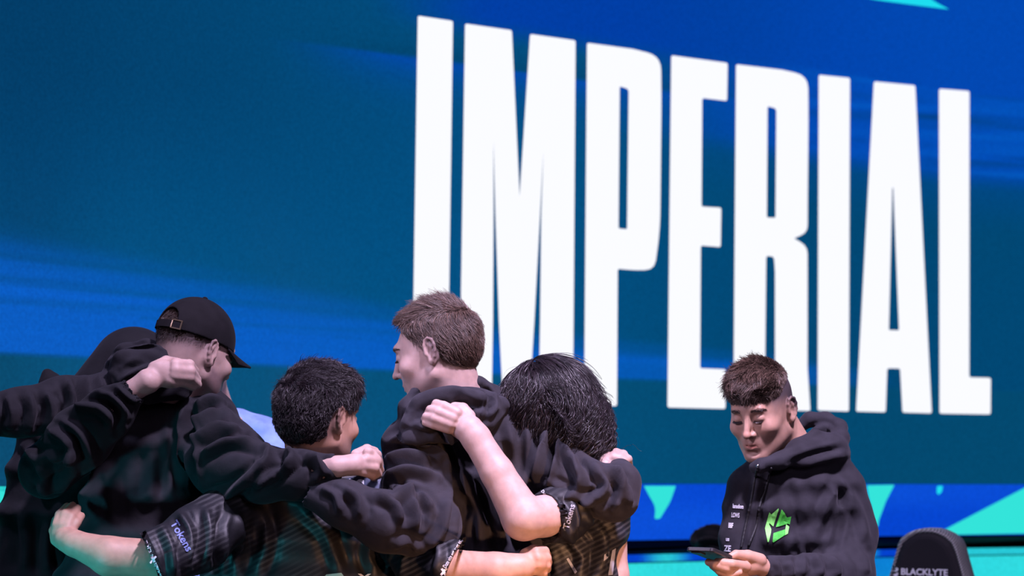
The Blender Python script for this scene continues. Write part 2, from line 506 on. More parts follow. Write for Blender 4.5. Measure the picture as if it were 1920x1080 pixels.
        self.F, self.lo, self.h, self.n = F, lo, h, n
        return self
    def value(self, X):
        q = (X - self.lo) / self.h
        i = np.clip(np.floor(q).astype(int), 0, self.n - 2); f = np.clip(q - i, 0, 1)
        F = self.F; x, y, z = i.T; fx, fy, fz = f.T
        g = lambda a, b, c: F[x + a, y + b, z + c]
        return ((g(0,0,0)*(1-fx)+g(1,0,0)*fx)*(1-fy)+(g(0,1,0)*(1-fx)+g(1,1,0)*fx)*fy)*(1-fz)+((g(0,0,1)*(1-fx)+g(1,0,1)*fx)*(1-fy)+(g(0,1,1)*(1-fx)+g(1,1,1)*fx)*fy)*fz
    def grad(self, X):
        e = self.h * 0.75; g = np.zeros_like(X)
        for j in range(3):
            d = np.zeros(3); d[j] = e
            g[:, j] = self.value(X + d) - self.value(X - d)
        return g / (np.linalg.norm(g, axis=1)[:, None] + 1e-9)
    def mesh(self, h, smooth=1, lo=None, hi=None):
        self.grid(h, lo, hi)
        F = self.F; s = F < 0; n = self.n
        c = [s[i:n[0]-1+i, j:n[1]-1+j, k:n[2]-1+k] for i in (0,1) for j in (0,1) for k in (0,1)]
        tot = sum(x.astype(np.int8) for x in c)
        cells = np.argwhere((tot > 0) & (tot < 8))
        idx = np.full(n - 1, -1); idx[tuple(cells.T)] = np.arange(len(cells))
        acc = np.zeros((len(cells), 3)); cnt = np.zeros(len(cells))
        for axd in range(3):
            o1, o2 = [a for a in range(3) if a != axd]
            for u in (0, 1):
                for v in (0, 1):
                    p = cells.copy(); p[:, o1] += u; p[:, o2] += v
                    q = p.copy(); q[:, axd] += 1
                    fa, fb = F[tuple(p.T)], F[tuple(q.T)]
                    m = (fa < 0) != (fb < 0)
                    t = np.where(m, fa / np.where(m, fa - fb, 1), 0)
                    pt = p.astype(float); pt[:, axd] += t
                    acc[m] += pt[m]; cnt[m] += 1
        V = self.lo + h * acc / cnt[:, None]
        Q = []
        for axd in range(3):
            o1, o2 = (axd + 1) % 3, (axd + 2) % 3
            a = [slice(None)] * 3; b = [slice(None)] * 3
            a[axd] = slice(0, -1); b[axd] = slice(1, None)
            e = np.argwhere(s[tuple(a)] != s[tuple(b)])
            e = e[(e[:, o1] > 0) & (e[:, o2] > 0) & (e[:, o1] < n[o1] - 1) & (e[:, o2] < n[o2] - 1)]
            ins = s[tuple(e.T)]
            def ci(d1, d2):
                q = e.copy(); q[:, o1] += d1; q[:, o2] += d2; return idx[tuple(q.T)]
            quad = np.stack((ci(-1, -1), ci(0, -1), ci(0, 0), ci(-1, 0)), 1)
            quad[~ins] = quad[~ins][:, ::-1]
            Q.append(quad[(quad >= 0).all(1)])
        Q = np.concatenate(Q)
        for _ in range(smooth): V = relax(V, Q, 0.5)
        return V, Q

def relax(V, Q, f):
    A = np.zeros_like(V); c = np.zeros(len(V))
    for i in range(4):
        a, b = Q[:, i], Q[:, (i + 1) % 4]
        np.add.at(A, a, V[b]); np.add.at(A, b, V[a]); np.add.at(c, a, 1); np.add.at(c, b, 1)
    return V + f * (A / np.maximum(c, 1)[:, None] - V)

def vnormals(V, Q):
    n = np.cross(V[Q[:, 2]] - V[Q[:, 0]], V[Q[:, 3]] - V[Q[:, 1]])
    Nn = np.zeros_like(V)
    for i in range(4): np.add.at(Nn, Q[:, i], n)
    return Nn / (np.linalg.norm(Nn, axis=1)[:, None] + 1e-12)

_g3 = RNG.random((32, 32, 32))
def noise3(X, s):
    q = X * s; i = np.floor(q).astype(int); f = q - i; f = f * f * (3 - 2 * f)
    fx, fy, fz = f.T
    g = lambda a, b, c: _g3[(i[:, 0] + a) % 32, (i[:, 1] + b) % 32, (i[:, 2] + c) % 32]
    return ((g(0,0,0)*(1-fx)+g(1,0,0)*fx)*(1-fy)+(g(0,1,0)*(1-fx)+g(1,1,0)*fx)*fy)*(1-fz)+((g(0,0,1)*(1-fx)+g(1,0,1)*fx)*(1-fy)+(g(0,1,1)*(1-fx)+g(1,1,1)*fx)*fy)*fz - 0.5

def spline(pts, n=10):
    """smooth curve through points"""
    pts = [np.array(p, float) for p in pts]
    if len(pts) < 3: return np.array(pts)
    ext = [2 * pts[0] - pts[1]] + pts + [2 * pts[-1] - pts[-2]]
    out = []
    for i in range(1, len(ext) - 2):
        a, b, c, d = ext[i - 1:i + 3]
        for k in range(n):
            t = k / n
            out.append(0.5 * (2 * b + (c - a) * t + (2 * a - 5 * b + 4 * c - d) * t * t + (3 * b - a - 3 * c + d) * t ** 3))
    out.append(pts[-1]); return np.array(out)

def folds(V, Q, lines, noise=0.0006, nscale=13, gain=1.0):
    """raises cloth folds along lines of the garment: (points, width px, height m); the far end tapers off"""
    Nn = vnormals(V, Q)
    x, y, d = pix(V)
    face = np.clip(-((V - CAM) * Nn).sum(1) / np.linalg.norm(V - CAM, axis=1) * 2.2, 0, 1)
    D = np.zeros(len(V))
    for pts, wd, amp in lines:
        c = spline(pts, 6); L = len(c) - 1
        b = (x > c[:, 0].min() - 3 * wd) & (x < c[:, 0].max() + 3 * wd) & (y > c[:, 1].min() - 3 * wd) & (y < c[:, 1].max() + 3 * wd) & (face > 0)
        ii = np.nonzero(b)[0]
        if not len(ii): continue
        best = np.full(len(ii), 1e9); sgn = np.zeros(len(ii)); par = np.zeros(len(ii))
        for i in range(L):
            a, e = c[i], c[i + 1]; ba = e - a; l2 = max(ba @ ba, 1e-9)
            px_, py_ = x[ii] - a[0], y[ii] - a[1]
            t = np.clip((px_ * ba[0] + py_ * ba[1]) / l2, 0, 1)
            dd = np.hypot(px_ - t * ba[0], py_ - t * ba[1])
            m = dd < best; best[m] = dd[m]; par[m] = (i + t[m]) / L
        tp = np.clip(np.minimum(par, 1 - par) * 5, 0, 1); tp = 0.25 + 0.75 * tp * tp * (3 - 2 * tp)
        q = best / (wd * 1.0)
        wd *= 1.0; D[ii] += 1.9 * gain * amp * tp * (np.exp(-1.3 * q * q) - 0.5 * np.exp(-((q - 1.7) / 0.7) ** 2))
    if noise:
        M = np.array(((0.8, 0.36, -0.48), (-0.6, 0.48, -0.64), (0, 0.8, 0.6)))
        Y = V @ M
        Y = Y + 0.05 * np.stack((noise3(Y, 7), noise3(Y + 4, 7), noise3(Y + 9, 7)), 1)
        D += noise * (noise3(Y, nscale) * 1.6 + 0.8 * noise3(Y @ M + 3.3, nscale * 2.3))
        return V + Nn * (D * (0.15 + 0.85 * face) + 0)[:, None]
    return V + Nn * (D * face)[:, None]

def join(parts):
    vs, fs, o = [], [], 0
    for v, f in parts:
        vs.append(v); fs.append(np.asarray(f) + o); o += len(v)
    return np.concatenate(vs), np.concatenate(fs)

# --- hair as real strands
def strands(name, pts, rad, mat, parent, tip=0.3):
    n, m = pts.shape[:2]
    hc = bpy.data.hair_curves.new(name)
    hc.add_curves([m] * n)
    hc.points.foreach_set('position', pts.astype(np.float32).ravel())
    r = np.linspace(1, tip, m)[None, :] * np.broadcast_to(np.asarray(rad, float).reshape(-1, 1), (n, 1))
    at = hc.attributes.get('radius') or hc.attributes.new('radius', 'FLOAT', 'POINT')
    at.data.foreach_set('value', r.astype(np.float32).ravel())
    hc.materials.append(mat)
    o = bpy.data.objects.new(name, hc); COL.objects.link(o)
    o['kind'] = 'stuff'
    if parent is not None:
        o.parent = parent; o.matrix_parent_inverse = Matrix.Translation(-Vector(parent.location))
    return o

def sample(V, Q, n, weight=None):
    a = np.linalg.norm(np.cross(V[Q[:, 2]] - V[Q[:, 0]], V[Q[:, 3]] - V[Q[:, 1]]), axis=1)
    if weight is not None: a = a * weight(V[Q].mean(1))
    f = RNG.choice(len(Q), n, p=a / a.sum())
    u, v = RNG.random((2, n, 1))
    q = V[Q[f]]
    return (q[:, 0] * (1 - u) + q[:, 1] * u) * (1 - v) + (q[:, 3] * (1 - u) + q[:, 2] * u) * v

def grow(field, roots, flow, steps, length, lift=0.0, jitter=0.3, off=0.001, wave=0.0, wfreq=0.0, seed=0, wamp=None):
    """strands that lie along a surface: flow(p, normal) gives the combing direction"""
    rg = np.random.default_rng(seed)
    n = len(roots); p = roots.copy(); out = [p.copy()]
    st = (length * (0.75 + 0.5 * rg.random(n)) / steps)[:, None]
    clump = noise3(roots + 1.7, 45)[:, None] * 2
    clump2 = noise3(roots + 5.1, 45)[:, None] * 2
    jit = rg.normal(size=(n, 3)) * jitter
    ph = rg.random(n) * 0.8 + noise3(roots, 30) * 14; side = None
    for i in range(steps):
        g = field.grad(p)
        d = flow(p, g)
        d = d - g * (d * g).sum(1)[:, None]
        d = d / (np.linalg.norm(d, axis=1)[:, None] + 1e-9)
        sd = np.cross(d, g)
        lf = lift * (1 + 0.6 * clump2)
        v = d + g * lf + sd * clump * 0.5 + jit
        if wave:
            wk = wamp(p)[:, None] if wamp is not None else 1.0
            v = v + wk * (sd * (wave * np.sin(wfreq * (i / steps) + ph))[:, None] + g * (wave * 0.6 * np.cos(wfreq * (i / steps) + ph))[:, None])
        v = v / (np.linalg.norm(v, axis=1)[:, None] + 1e-9)
        p = p + v * st
        val = field.value(p); low_ = np.clip(off - val, 0, 0.05)
        p = p + field.grad(p) * low_[:, None]
        out.append(p.copy())
    return np.stack(out, 1)

# --- print on cloth: flat shapes laid onto a surface where they are seen
from mathutils.bvhtree import BVHTree
def bvh_of(V, Q): return BVHTree.FromPolygons(V.tolist(), Q.tolist())
def lay(name, bm2, bvh, mat, parent, lift=0.0015, maxedge=6.0, fallback=5.2):
    """bm2: flat bmesh in picture coordinates (x, y, 0), laid onto the surface"""
    for _ in range(4):
        es = [e for e in bm2.edges if e.calc_length() > maxedge]
        if not es: break
        bmesh.ops.subdivide_edges(bm2, edges=es, cuts=1)
    bmesh.ops.triangulate(bm2, faces=bm2.faces[:])
    last = fallback
    for v in bm2.verts:
        dr = Vector(P(v.co.x, v.co.y, 1.0) - CAM).normalized()
        hit = bvh.ray_cast(Vector(CAM), dr)
        if hit[0] is not None:
            v.co = hit[0] - dr * lift
            last = hit[3]
        else: v.co = Vector(CAM) + dr * last
    for f in bm2.faces:
        f.normal_update()
        if f.normal.dot(f.calc_center_median() - Vector(CAM)) > 0: f.normal_flip()
    me = bpy.data.meshes.new(name); bm2.to_mesh(me); bm2.free()
    me.materials.append(mat)
    o = bpy.data.objects.new(name, me); COL.objects.link(o)
    o.parent = parent; o.matrix_parent_inverse = Matrix.Translation(-Vector(parent.location))
    return o
def poly_bm(polys):
    bm = bmesh.new()
    for q in polys:
        vs = [bm.verts.new((a, b, 0)) for a, b in q]
        es = [bm.edges.new((vs[i], vs[(i + 1) % len(vs)])) for i in range(len(vs))]
        bmesh.ops.triangle_fill(bm, edges=es, use_beauty=True)
    return bm
def text_bm(txt, origin, size, ang=0.0, bold=0.0, stretch=1.0, shear=0.0, persp=0.0):
    """words set in picture coordinates: origin = left end of the base line, size = letter body in px"""
    cu = bpy.data.curves.new('words', 'FONT'); cu.body = txt; cu.size = 1.0; cu.offset = bold; cu.resolution_u = 3
    ob = bpy.data.objects.new('words', cu)
    COL.objects.link(ob)
    dg = bpy.context.evaluated_depsgraph_get()
    me = ob.evaluated_get(dg).to_mesh()
    bm = bmesh.new(); bm.from_mesh(me)
    ob.evaluated_get(dg).to_mesh_clear()
    bpy.data.objects.remove(ob); bpy.data.curves.remove(cu)
    c, s = math.cos(math.radians(ang)), math.sin(math.radians(ang))
    for v in bm.verts:
        x, y = v.co.x * size * stretch, v.co.y * size
        x += shear * y
        y *= 1 + persp * x
        v.co = Vector((origin[0] + x * c + y * s, origin[1] + x * s - y * c, 0))
    return bm
# ------------------------------------------------------------------ shared looks
def skin_mat(name, col, sss=0.12):
    m, nt, b = newmat(name)
    at = N(nt, 'ShaderNodeAttribute', attribute_name='tone')
    tc = N(nt, 'ShaderNodeTexCoord')
    nz = N(nt, 'ShaderNodeTexNoise', inp={'Scale': 55.0, 'Detail': 4.0})
    mr = N(nt, 'ShaderNodeMapRange', inp={1: 0.3, 2: 0.7, 3: 0.88, 4: 1.08})
    rgb = N(nt, 'ShaderNodeRGB'); rgb.outputs[0].default_value = col
    m1 = N(nt, 'ShaderNodeVectorMath', operation='MULTIPLY'); m2 = N(nt, 'ShaderNodeVectorMath', operation='SCALE')
    nt.links.new(tc.outputs['Object'], nz.inputs['Vector']); nt.links.new(nz.outputs['Fac'], mr.inputs[0])
    nt.links.new(rgb.outputs[0], m1.inputs[0]); nt.links.new(at.outputs['Color'], m1.inputs[1])
    nt.links.new(m1.outputs[0], m2.inputs[0]); nt.links.new(mr.outputs[0], m2.inputs['Scale'])
    nt.links.new(m2.outputs[0], b.inputs['Base Color'])
    b.inputs['Roughness'].default_value = 0.55
    b.inputs['Specular IOR Level'].default_value = 0.35
    b.inputs['Subsurface Weight'].default_value = sss
    b.inputs['Subsurface Radius'].default_value = (0.9, 0.35, 0.2)
    b.inputs['Subsurface Scale'].default_value = 0.008
    n2 = N(nt, 'ShaderNodeTexNoise', inp={'Scale': 420.0, 'Detail': 2.0})
    bp = N(nt, 'ShaderNodeBump', inp={'Strength': 0.12, 'Distance': 0.001})
    nt.links.new(tc.outputs['Object'], n2.inputs['Vector']); nt.links.new(n2.outputs['Fac'], bp.inputs['Height']); nt.links.new(bp.outputs['Normal'], b.inputs['Normal'])
    return m
M_SKIN = skin_mat('skin_fair', (0.39, 0.262, 0.228, 1))
M_SKIN_TAN = skin_mat('skin_tan', (0.40, 0.23, 0.165, 1))

def cloth_mat(name, col, sheen=0.25, rough=0.85, weave=900, spec=0.2):
    m, nt, b = newmat(name)
    tc = N(nt, 'ShaderNodeTexCoord')
    nz = N(nt, 'ShaderNodeTexNoise', inp={'Scale': 30.0, 'Detail': 4.0})
    mr = N(nt, 'ShaderNodeMapRange', inp={1: 0.3, 2: 0.7, 3: 0.8, 4: 1.2})
    rgb = N(nt, 'ShaderNodeRGB'); rgb.outputs[0].default_value = col
    m2 = N(nt, 'ShaderNodeVectorMath', operation='SCALE')
    nt.links.new(tc.outputs['Object'], nz.inputs['Vector']); nt.links.new(nz.outputs['Fac'], mr.inputs[0])
    nt.links.new(rgb.outputs[0], m2.inputs[0]); nt.links.new(mr.outputs[0], m2.inputs['Scale'])
    nt.links.new(m2.outputs[0], b.inputs['Base Color'])
    b.inputs['Roughness'].default_value = rough
    b.inputs['Specular IOR Level'].default_value = spec
    b.inputs['Sheen Weight'].default_value = sheen
    b.inputs['Sheen Roughness'].default_value = 0.5
    b.inputs['Sheen Tint'].default_value = (0.8, 0.75, 0.85, 1)
    n2 = N(nt, 'ShaderNodeTexNoise', inp={'Scale': float(weave), 'Detail': 2.0})
    n3 = N(nt, 'ShaderNodeTexNoise', inp={'Scale': 45.0, 'Detail': 3.0})
    ad = N(nt, 'ShaderNodeMath', operation='MULTIPLY_ADD', inp={1: 0.25})
    bp = N(nt, 'ShaderNodeBump', inp={'Strength': 0.35, 'Distance': 0.004})
    nt.links.new(tc.outputs['Object'], n2.inputs['Vector']); nt.links.new(tc.outputs['Object'], n3.inputs['Vector'])
    nt.links.new(n2.outputs['Fac'], ad.inputs[0]); nt.links.new(n3.outputs['Fac'], ad.inputs[2])
    nt.links.new(ad.outputs[0], bp.inputs['Height']); nt.links.new(bp.outputs['Normal'], b.inputs['Normal'])
    return m
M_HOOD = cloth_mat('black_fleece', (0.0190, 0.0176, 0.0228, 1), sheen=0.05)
M_HOOD_MID = cloth_mat('mid_black_fleece', (0.0108, 0.0100, 0.0132, 1), sheen=0.04)  # even tone, darker than the plain black fleece
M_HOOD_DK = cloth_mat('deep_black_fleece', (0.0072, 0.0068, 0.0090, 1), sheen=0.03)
M_TROUSER = cloth_mat('black_trouser', (0.012, 0.012, 0.014, 1), sheen=0.05)
M_PALE = cloth_mat('pale_tee_screen_lit', (0.20, 0.30, 0.62, 1), sheen=0.0)  # pale tee with the screen's blue light put into its colour
M_CAP = cloth_mat('black_twill', (0.0075, 0.0066, 0.0080, 1), sheen=0.02, weave=1400, spec=0.1)
M_SHOE = simple('shoe_black', (0.02, 0.02, 0.022, 1), 0.5)
M_SOLE = simple('shoe_sole', (0.5, 0.5, 0.5, 1), 0.6)
M_PRINT = simple('white_print', (0.62, 0.62, 0.66, 1), 0.6)
M_PRINT_DIM = simple('pale_print', (0.30, 0.30, 0.34, 1), 0.6)
M_PRINT_BLUE = simple('blue_print', (0.16, 0.20, 0.42, 1), 0.6)
def jersey_mat(name):
    m, nt, b = newmat(name)
    tc = N(nt, 'ShaderNodeTexCoord')
    mp = N(nt, 'ShaderNodeMapping'); mp.inputs['Rotation'].default_value = (0, math.radians(-62), 0)
    wv = N(nt, 'ShaderNodeTexWave', bands_direction='X', inp={'Scale': 26.0, 'Distortion': 0.6, 'Detail': 1.0, 'Detail Scale': 2.0})
    st = N(nt, 'ShaderNodeMapRange', inp={1: 0.52, 2: 0.66, 3: 0.0, 4: 1.0})
    blk = N(nt, 'ShaderNodeTexNoise', inp={'Scale': 7.0, 'Detail': 1.5})
    bm_ = N(nt, 'ShaderNodeMapRange', inp={1: 0.42, 2: 0.6, 3: 0.0, 4: 1.0})
    mul = N(nt, 'ShaderNodeMath', operation='MULTIPLY')
    mx = N(nt, 'ShaderNodeMix', data_type='RGBA')
    mx.inputs['A'].default_value = (0.010, 0.010, 0.013, 1); mx.inputs['B'].default_value = (0.044, 0.044, 0.047, 1)
    nt.links.new(tc.outputs['Object'], mp.inputs[0]); nt.links.new(mp.outputs[0], wv.inputs['Vector'])
    nt.links.new(wv.outputs['Fac'], st.inputs[0]); nt.links.new(tc.outputs['Object'], blk.inputs['Vector'])
    nt.links.new(blk.outputs['Fac'], bm_.inputs[0]); nt.links.new(st.outputs[0], mul.inputs[0]); nt.links.new(bm_.outputs[0], mul.inputs[1])
    nt.links.new(mul.outputs[0], mx.inputs['Factor']); nt.links.new(mx.outputs['Result'], b.inputs['Base Color'])
    b.inputs['Roughness'].default_value = 0.55
    b.inputs['Specular IOR Level'].default_value = 0.35
    n3 = N(nt, 'ShaderNodeTexNoise', inp={'Scale': 40.0, 'Detail': 3.0})
    bp = N(nt, 'ShaderNodeBump', inp={'Strength': 0.3, 'Distance': 0.004})
    nt.links.new(tc.outputs['Object'], n3.inputs['Vector']); nt.links.new(n3.outputs['Fac'], bp.inputs['Height']); nt.links.new(bp.outputs['Normal'], b.inputs['Normal'])
    return m
M_JERSEY = jersey_mat('patterned_jersey')
def hair_mat(name, col, rough=0.35, spec=0.5, vary=True):
    m, nt, b = newmat(name)
    b.inputs['Base Color'].default_value = col
    b.inputs['Roughness'].default_value = rough
    b.inputs['Specular IOR Level'].default_value = spec
    if vary:      # single hairs differ in shade
        hi = N(nt, 'ShaderNodeHairInfo'); mr = N(nt, 'ShaderNodeMapRange', inp={3: 0.35, 4: 1.75})
        rgb = N(nt, 'ShaderNodeRGB'); rgb.outputs[0].default_value = col
        mx = N(nt, 'ShaderNodeVectorMath', operation='SCALE')
        nt.links.new(hi.outputs['Random'], mr.inputs[0]); nt.links.new(rgb.outputs[0], mx.inputs[0]); nt.links.new(mr.outputs[0], mx.inputs['Scale'])
        nt.links.new(mx.outputs[0], b.inputs['Base Color'])
    return m
M_HAIR_DARK = hair_mat('hair_near_black', (0.013, 0.009, 0.011, 1), 0.34, 0.36)
M_HAIR_BROWN = hair_mat('hair_brown', (0.082, 0.050, 0.037, 1), 0.40)
M_SCALP_DARK = hair_mat('scalp_dark', (0.006, 0.005, 0.006, 1), 0.9, 0.0, False)
M_SCALP_BROWN = hair_mat('scalp_brown', (0.016, 0.010, 0.008, 1), 0.9, 0.0, False)
M_HAIR_DKBROWN = hair_mat('hair_dark_brown', (0.035, 0.021, 0.017, 1), 0.4)
M_EYE = simple('eye_white', (0.55, 0.52, 0.52, 1), 0.25)
M_IRIS = simple('iris_dark', (0.02, 0.012, 0.01, 1), 0.2)

# ------------------------------------------------------------------ a head in a field
def head(f, fr, ears=(-1, 1), smile=0.0, lids=0.7, chin=1.0, nose=1.0):
    L = lambda kind, *a, k=0.012, op=1: f.local(fr, kind, *a, k=k, op=op)
    L('ell', (0, -0.018, 0.030), (0.075, 0.096, 0.086))
    L('ell', (0, 0.030, -0.015), (0.066, 0.066, 0.085), k=0.03)
    L('ell', (0, 0.034, -0.062), (0.050, 0.056, 0.046), k=0.03)
    for s in (-1, 1):
        L('cone', (s*0.056, 0.002, -0.058), (s*0.018, 0.080, -0.096), 0.013, 0.013, k=0.03)
        L('ell', (s*0.043, 0.066, -0.022), (0.020, 0.020, 0.016), k=0.025)
    L('ell', (0, 0.083, -0.098), (0.019*chin, 0.015, 0.014), k=0.022)
    L('cone', (-0.034, 0.083, 0.033), (0.034, 0.083, 0.033), 0.0085, 0.0085, k=0.02)
    for s in (-1, 1):
        L('ell', (s*0.032, 0.101, 0.010), (0.018, 0.015, 0.012), k=0.013, op=-1)
        L('ell', (s*0.031, 0.0815, 0.008), (0.0135, 0.0115, 0.0115), k=0.003)
    # nose
    L('cone', (0, 0.091, 0.020), (0, 0.113*nose, -0.024), 0.0065, 0.0085, k=0.011)
    L('ell', (0, 0.1150*nose, -0.028), (0.0085, 0.009, 0.0075), k=0.008)
    for s in (-1, 1): L('ell', (s*0.0125, 0.099, -0.031), (0.0068, 0.010, 0.0072), k=0.007)
    for s in (-1, 1): L('ell', (s*0.006, 0.106, -0.038), (0.0036, 0.005, 0.003), k=0.003, op=-1)
    # mouth
    L('ell', (0, 0.086, -0.060), (0.024, 0.014, 0.020), k=0.016)
    for s in (-1, 1):
        L('cone', (0, 0.1005, -0.0565), (s*0.021, 0.085, -0.0600+0.006*smile), 0.0052, 0.0028, k=0.004)
        L('cone', (0, 0.0980, -0.0690), (s*0.019, 0.085, -0.0615+0.006*smile), 0.0060, 0.0028, k=0.004)
    L('cone', (-0.024, 0.088, -0.0610+0.007*smile), (0, 0.108, -0.0622), 0.0016, 0.0018, k=0.003, op=-1)
    L('cone', (0.024, 0.088, -0.0610+0.007*smile), (0, 0.108, -0.0622), 0.0016, 0.0018, k=0.003, op=-1)
    L('ell', (0, 0.098, -0.082), (0.016, 0.007, 0.006), k=0.01, op=-1)
    for s in ears:
        X = lambda y, z, o=0.0: (s*(0.0755 + 0.26*max(0, -y + 0.006) + o), y * 0.80 - 0.004, z * 0.95 - 0.004)
        L('ell', X(-0.010, 0.0, -0.003), (0.006, 0.018, 0.028), k=0.006)
        for a, b in ((0.000, 0.024), (-0.012, 0.027), (-0.022, 0.020), (-0.026, 0.010), (-0.022, -0.004), (-0.014, -0.016)): L('cone', (s*0.070, -0.006, b*0.4), X(a, b, 0.0), 0.006, 0.0030, k=0.005)
        rim = [(0.008, 0.004), (0.007, 0.018), (0.000, 0.030), (-0.013, 0.034), (-0.025, 0.027), (-0.029, 0.012), (-0.026, -0.004), (-0.018, -0.017), (-0.009, -0.026)]
        for (a, b), (c, d) in zip(rim[:-1], rim[1:]): L('cone', X(a, b, 0.004), X(c, d, 0.004), 0.0038, 0.0038, k=0.003)
        L('ell', X(-0.003, -0.028, 0.001), (0.0055, 0.008, 0.009), k=0.006)
        for (a, b), (c, d) in zip([(-0.006, 0.022), (-0.016, 0.010)], [(-0.016, 0.010), (-0.012, -0.012)]): L('cone', X(a, b, 0.002), X(c, d, 0.002), 0.0034, 0.0034, k=0.004)
        L('ell', X(-0.004, -0.003, 0.007), (0.006, 0.0065, 0.010), k=0.004, op=-1)
        L('ell', X(0.009, -0.004, 0.004), (0.004, 0.0035, 0.006), k=0.004)

def face_tone(V, fr, stubble=0.0, lips=1.0, fade=None, cheek=0.0, fade_col=(0.16, 0.15, 0.19)):
    """pigment of a face: lips, shaven beard and scalp, ruddy cheeks"""
    q = fr.inv(V); T = np.ones((len(V), 3))
    def mx(a, c): T[:] = T * (1 - a[:, None]) + T * np.array(c) * a[:, None]
    lp = np.exp(-((q[:, 0] / 0.019) ** 2 + ((q[:, 2] + 0.0625) / 0.0075) ** 2)) * (q[:, 1] > 0.083)
    mx(np.clip(lp * 1.2 * lips, 0, 1), (0.86, 0.56, 0.58))
    b = sm(-0.030, -0.055, q[:, 2] + 0.25 * np.clip(0.05 - q[:, 1], 0, 1) * -1) * sm(-0.02, 0.02, q[:, 1]) * sm(-0.16, -0.12, q[:, 2])
    mx(np.clip(b * stubble * (1 - np.clip(lp * 2, 0, 1)), 0, 1), (0.42, 0.40, 0.45))
    if cheek:
        c = np.exp(-(((np.abs(q[:, 0]) - 0.045) / 0.02) ** 2 + ((q[:, 2] + 0.02) / 0.02) ** 2 + ((q[:, 1] - 0.07) / 0.03) ** 2))
        mx(c * cheek, (1.0, 0.72, 0.72))
    nz = np.exp(-((q[:, 0] / 0.014) ** 2 + ((q[:, 2] + 0.026) / 0.014) ** 2)) * sm(0.095, 0.108, q[:, 1]); mx(nz * 0.5, (1.0, 0.78, 0.76))
    if fade is not None: mx(fade(q), fade_col)
    return T

def hand_px(f, wrist, palm, fingers, k=0.010, fk=0.004):
    """hand: wrist -> palm blobs and finger chains, all (px, py, depth, radius px)"""
    f.chain(wrist, k)
    for e in palm: f.ellp(*e[:6], k=k, rot=e[6] if len(e) > 6 else 0)
    for c in fingers: f.chain(c, fk)
    return f

def person_root(name, label, floor_xy):
    me = bpy.data.meshes.new(name)
    o = bpy.data.objects.new(name, me); COL.objects.link(o)
    o.location = (floor_xy[0], floor_xy[1], 0)
    return tag(o, label, 'person')

def set_skin(root, meshes, mat, tones=None):
    """fills the person's own mesh: the skin of head, neck, arms, hands and the body under the clothes"""
    V, Q = join(meshes)
    me = root.data
    me.from_pydata((V - np.array(root.location)).tolist(), [], Q.tolist()); me.update()
    me.polygons.foreach_set('use_smooth', [True] * len(me.polygons))
    me.materials.append(mat)
    T = np.ones((len(V), 3))
    if tones is not None: T[:len(tones)] = tones
    at = me.color_attributes.new('tone', 'FLOAT_COLOR', 'POINT')
    at.data.foreach_set('color', np.concatenate((T, np.ones((len(T), 1))), 1).astype(np.float32).ravel())
    return V, Q

def lower_body(root, x, y, hip_z, yaw=0.0, half=0.095):
    """trousers and shoes, below the frame"""
    c, s = math.cos(math.radians(yaw)), math.sin(math.radians(yaw))
    W = lambda a, b, z: np.array((x + a * c - b * s, y + a * s + b * c, z))
    f = Field()
    f.cone(W(-half*0.55, 0, hip_z), W(half*0.55, 0, hip_z), 0.125, 0.125, 0.05)
    f.cone(W(-half*0.55, 0, hip_z+0.12), W(half*0.55, 0, hip_z+0.12), 0.115, 0.115, 0.05)
    for sgn in (-1, 1):
        f.cone(W(sgn*half, 0, hip_z - 0.03), W(sgn*half*1.1, 0.01, 0.48), 0.092, 0.070, 0.04)
        f.cone(W(sgn*half*1.1, 0.01, 0.48), W(sgn*half*1.15, -0.01, 0.09), 0.068, 0.055, 0.04)
    V, Q = f.mesh(0.018, 1)
    obj('trousers', V, Q, M_TROUSER, root, True)
    for sgn in (-1, 1):
        g = Field()
        g.cone(W(sgn*half*1.15, -0.03, 0.048), W(sgn*half*1.25, 0.14, 0.040), 0.040, 0.036, 0.03)
        g.cone(W(sgn*half*1.15, -0.02, 0.05), W(sgn*half*1.15, -0.01, 0.10), 0.040, 0.042, 0.03)
        g.half((0, 0, 0.022), (0, 0, -1), W(0, 0, 0) - 1, W(0, 0, 0) + 1)
        V, Q = g.mesh(0.012, 1)
        sh = obj('shoe', V, Q, M_SHOE, root, True)
        g = Field()
        g.cone(W(sgn*half*1.15, -0.03, 0.014), W(sgn*half*1.25, 0.145, 0.014), 0.044, 0.040, 0.01)
        g.half((0, 0, 0.024), (0, 0, 1), W(0, 0, 0) - 1, W(0, 0, 0) + 1); g.half((0, 0, 0.001), (0, 0, -1), W(0, 0, 0) - 1, W(0, 0, 0) + 1)
        V, Q = g.mesh(0.010, 0)
        obj('sole', V, Q, M_SOLE, sh, True)

def inner_body(secs, arms, hip):
    """the body under the clothes, one coarse surface that joins the neck to the arms"""
    f = Field()
    f.torso([(l + (r - l) * 0.10, r - (r - l) * 0.10, y, d, h * 0.75) for l, r, y, d, h in secs], 0.04)
    for a in arms: f.chain([(p[0], p[1], p[2], p[3] * 0.55) for p in a], 0.03)
    return f.mesh(0.014, 1)
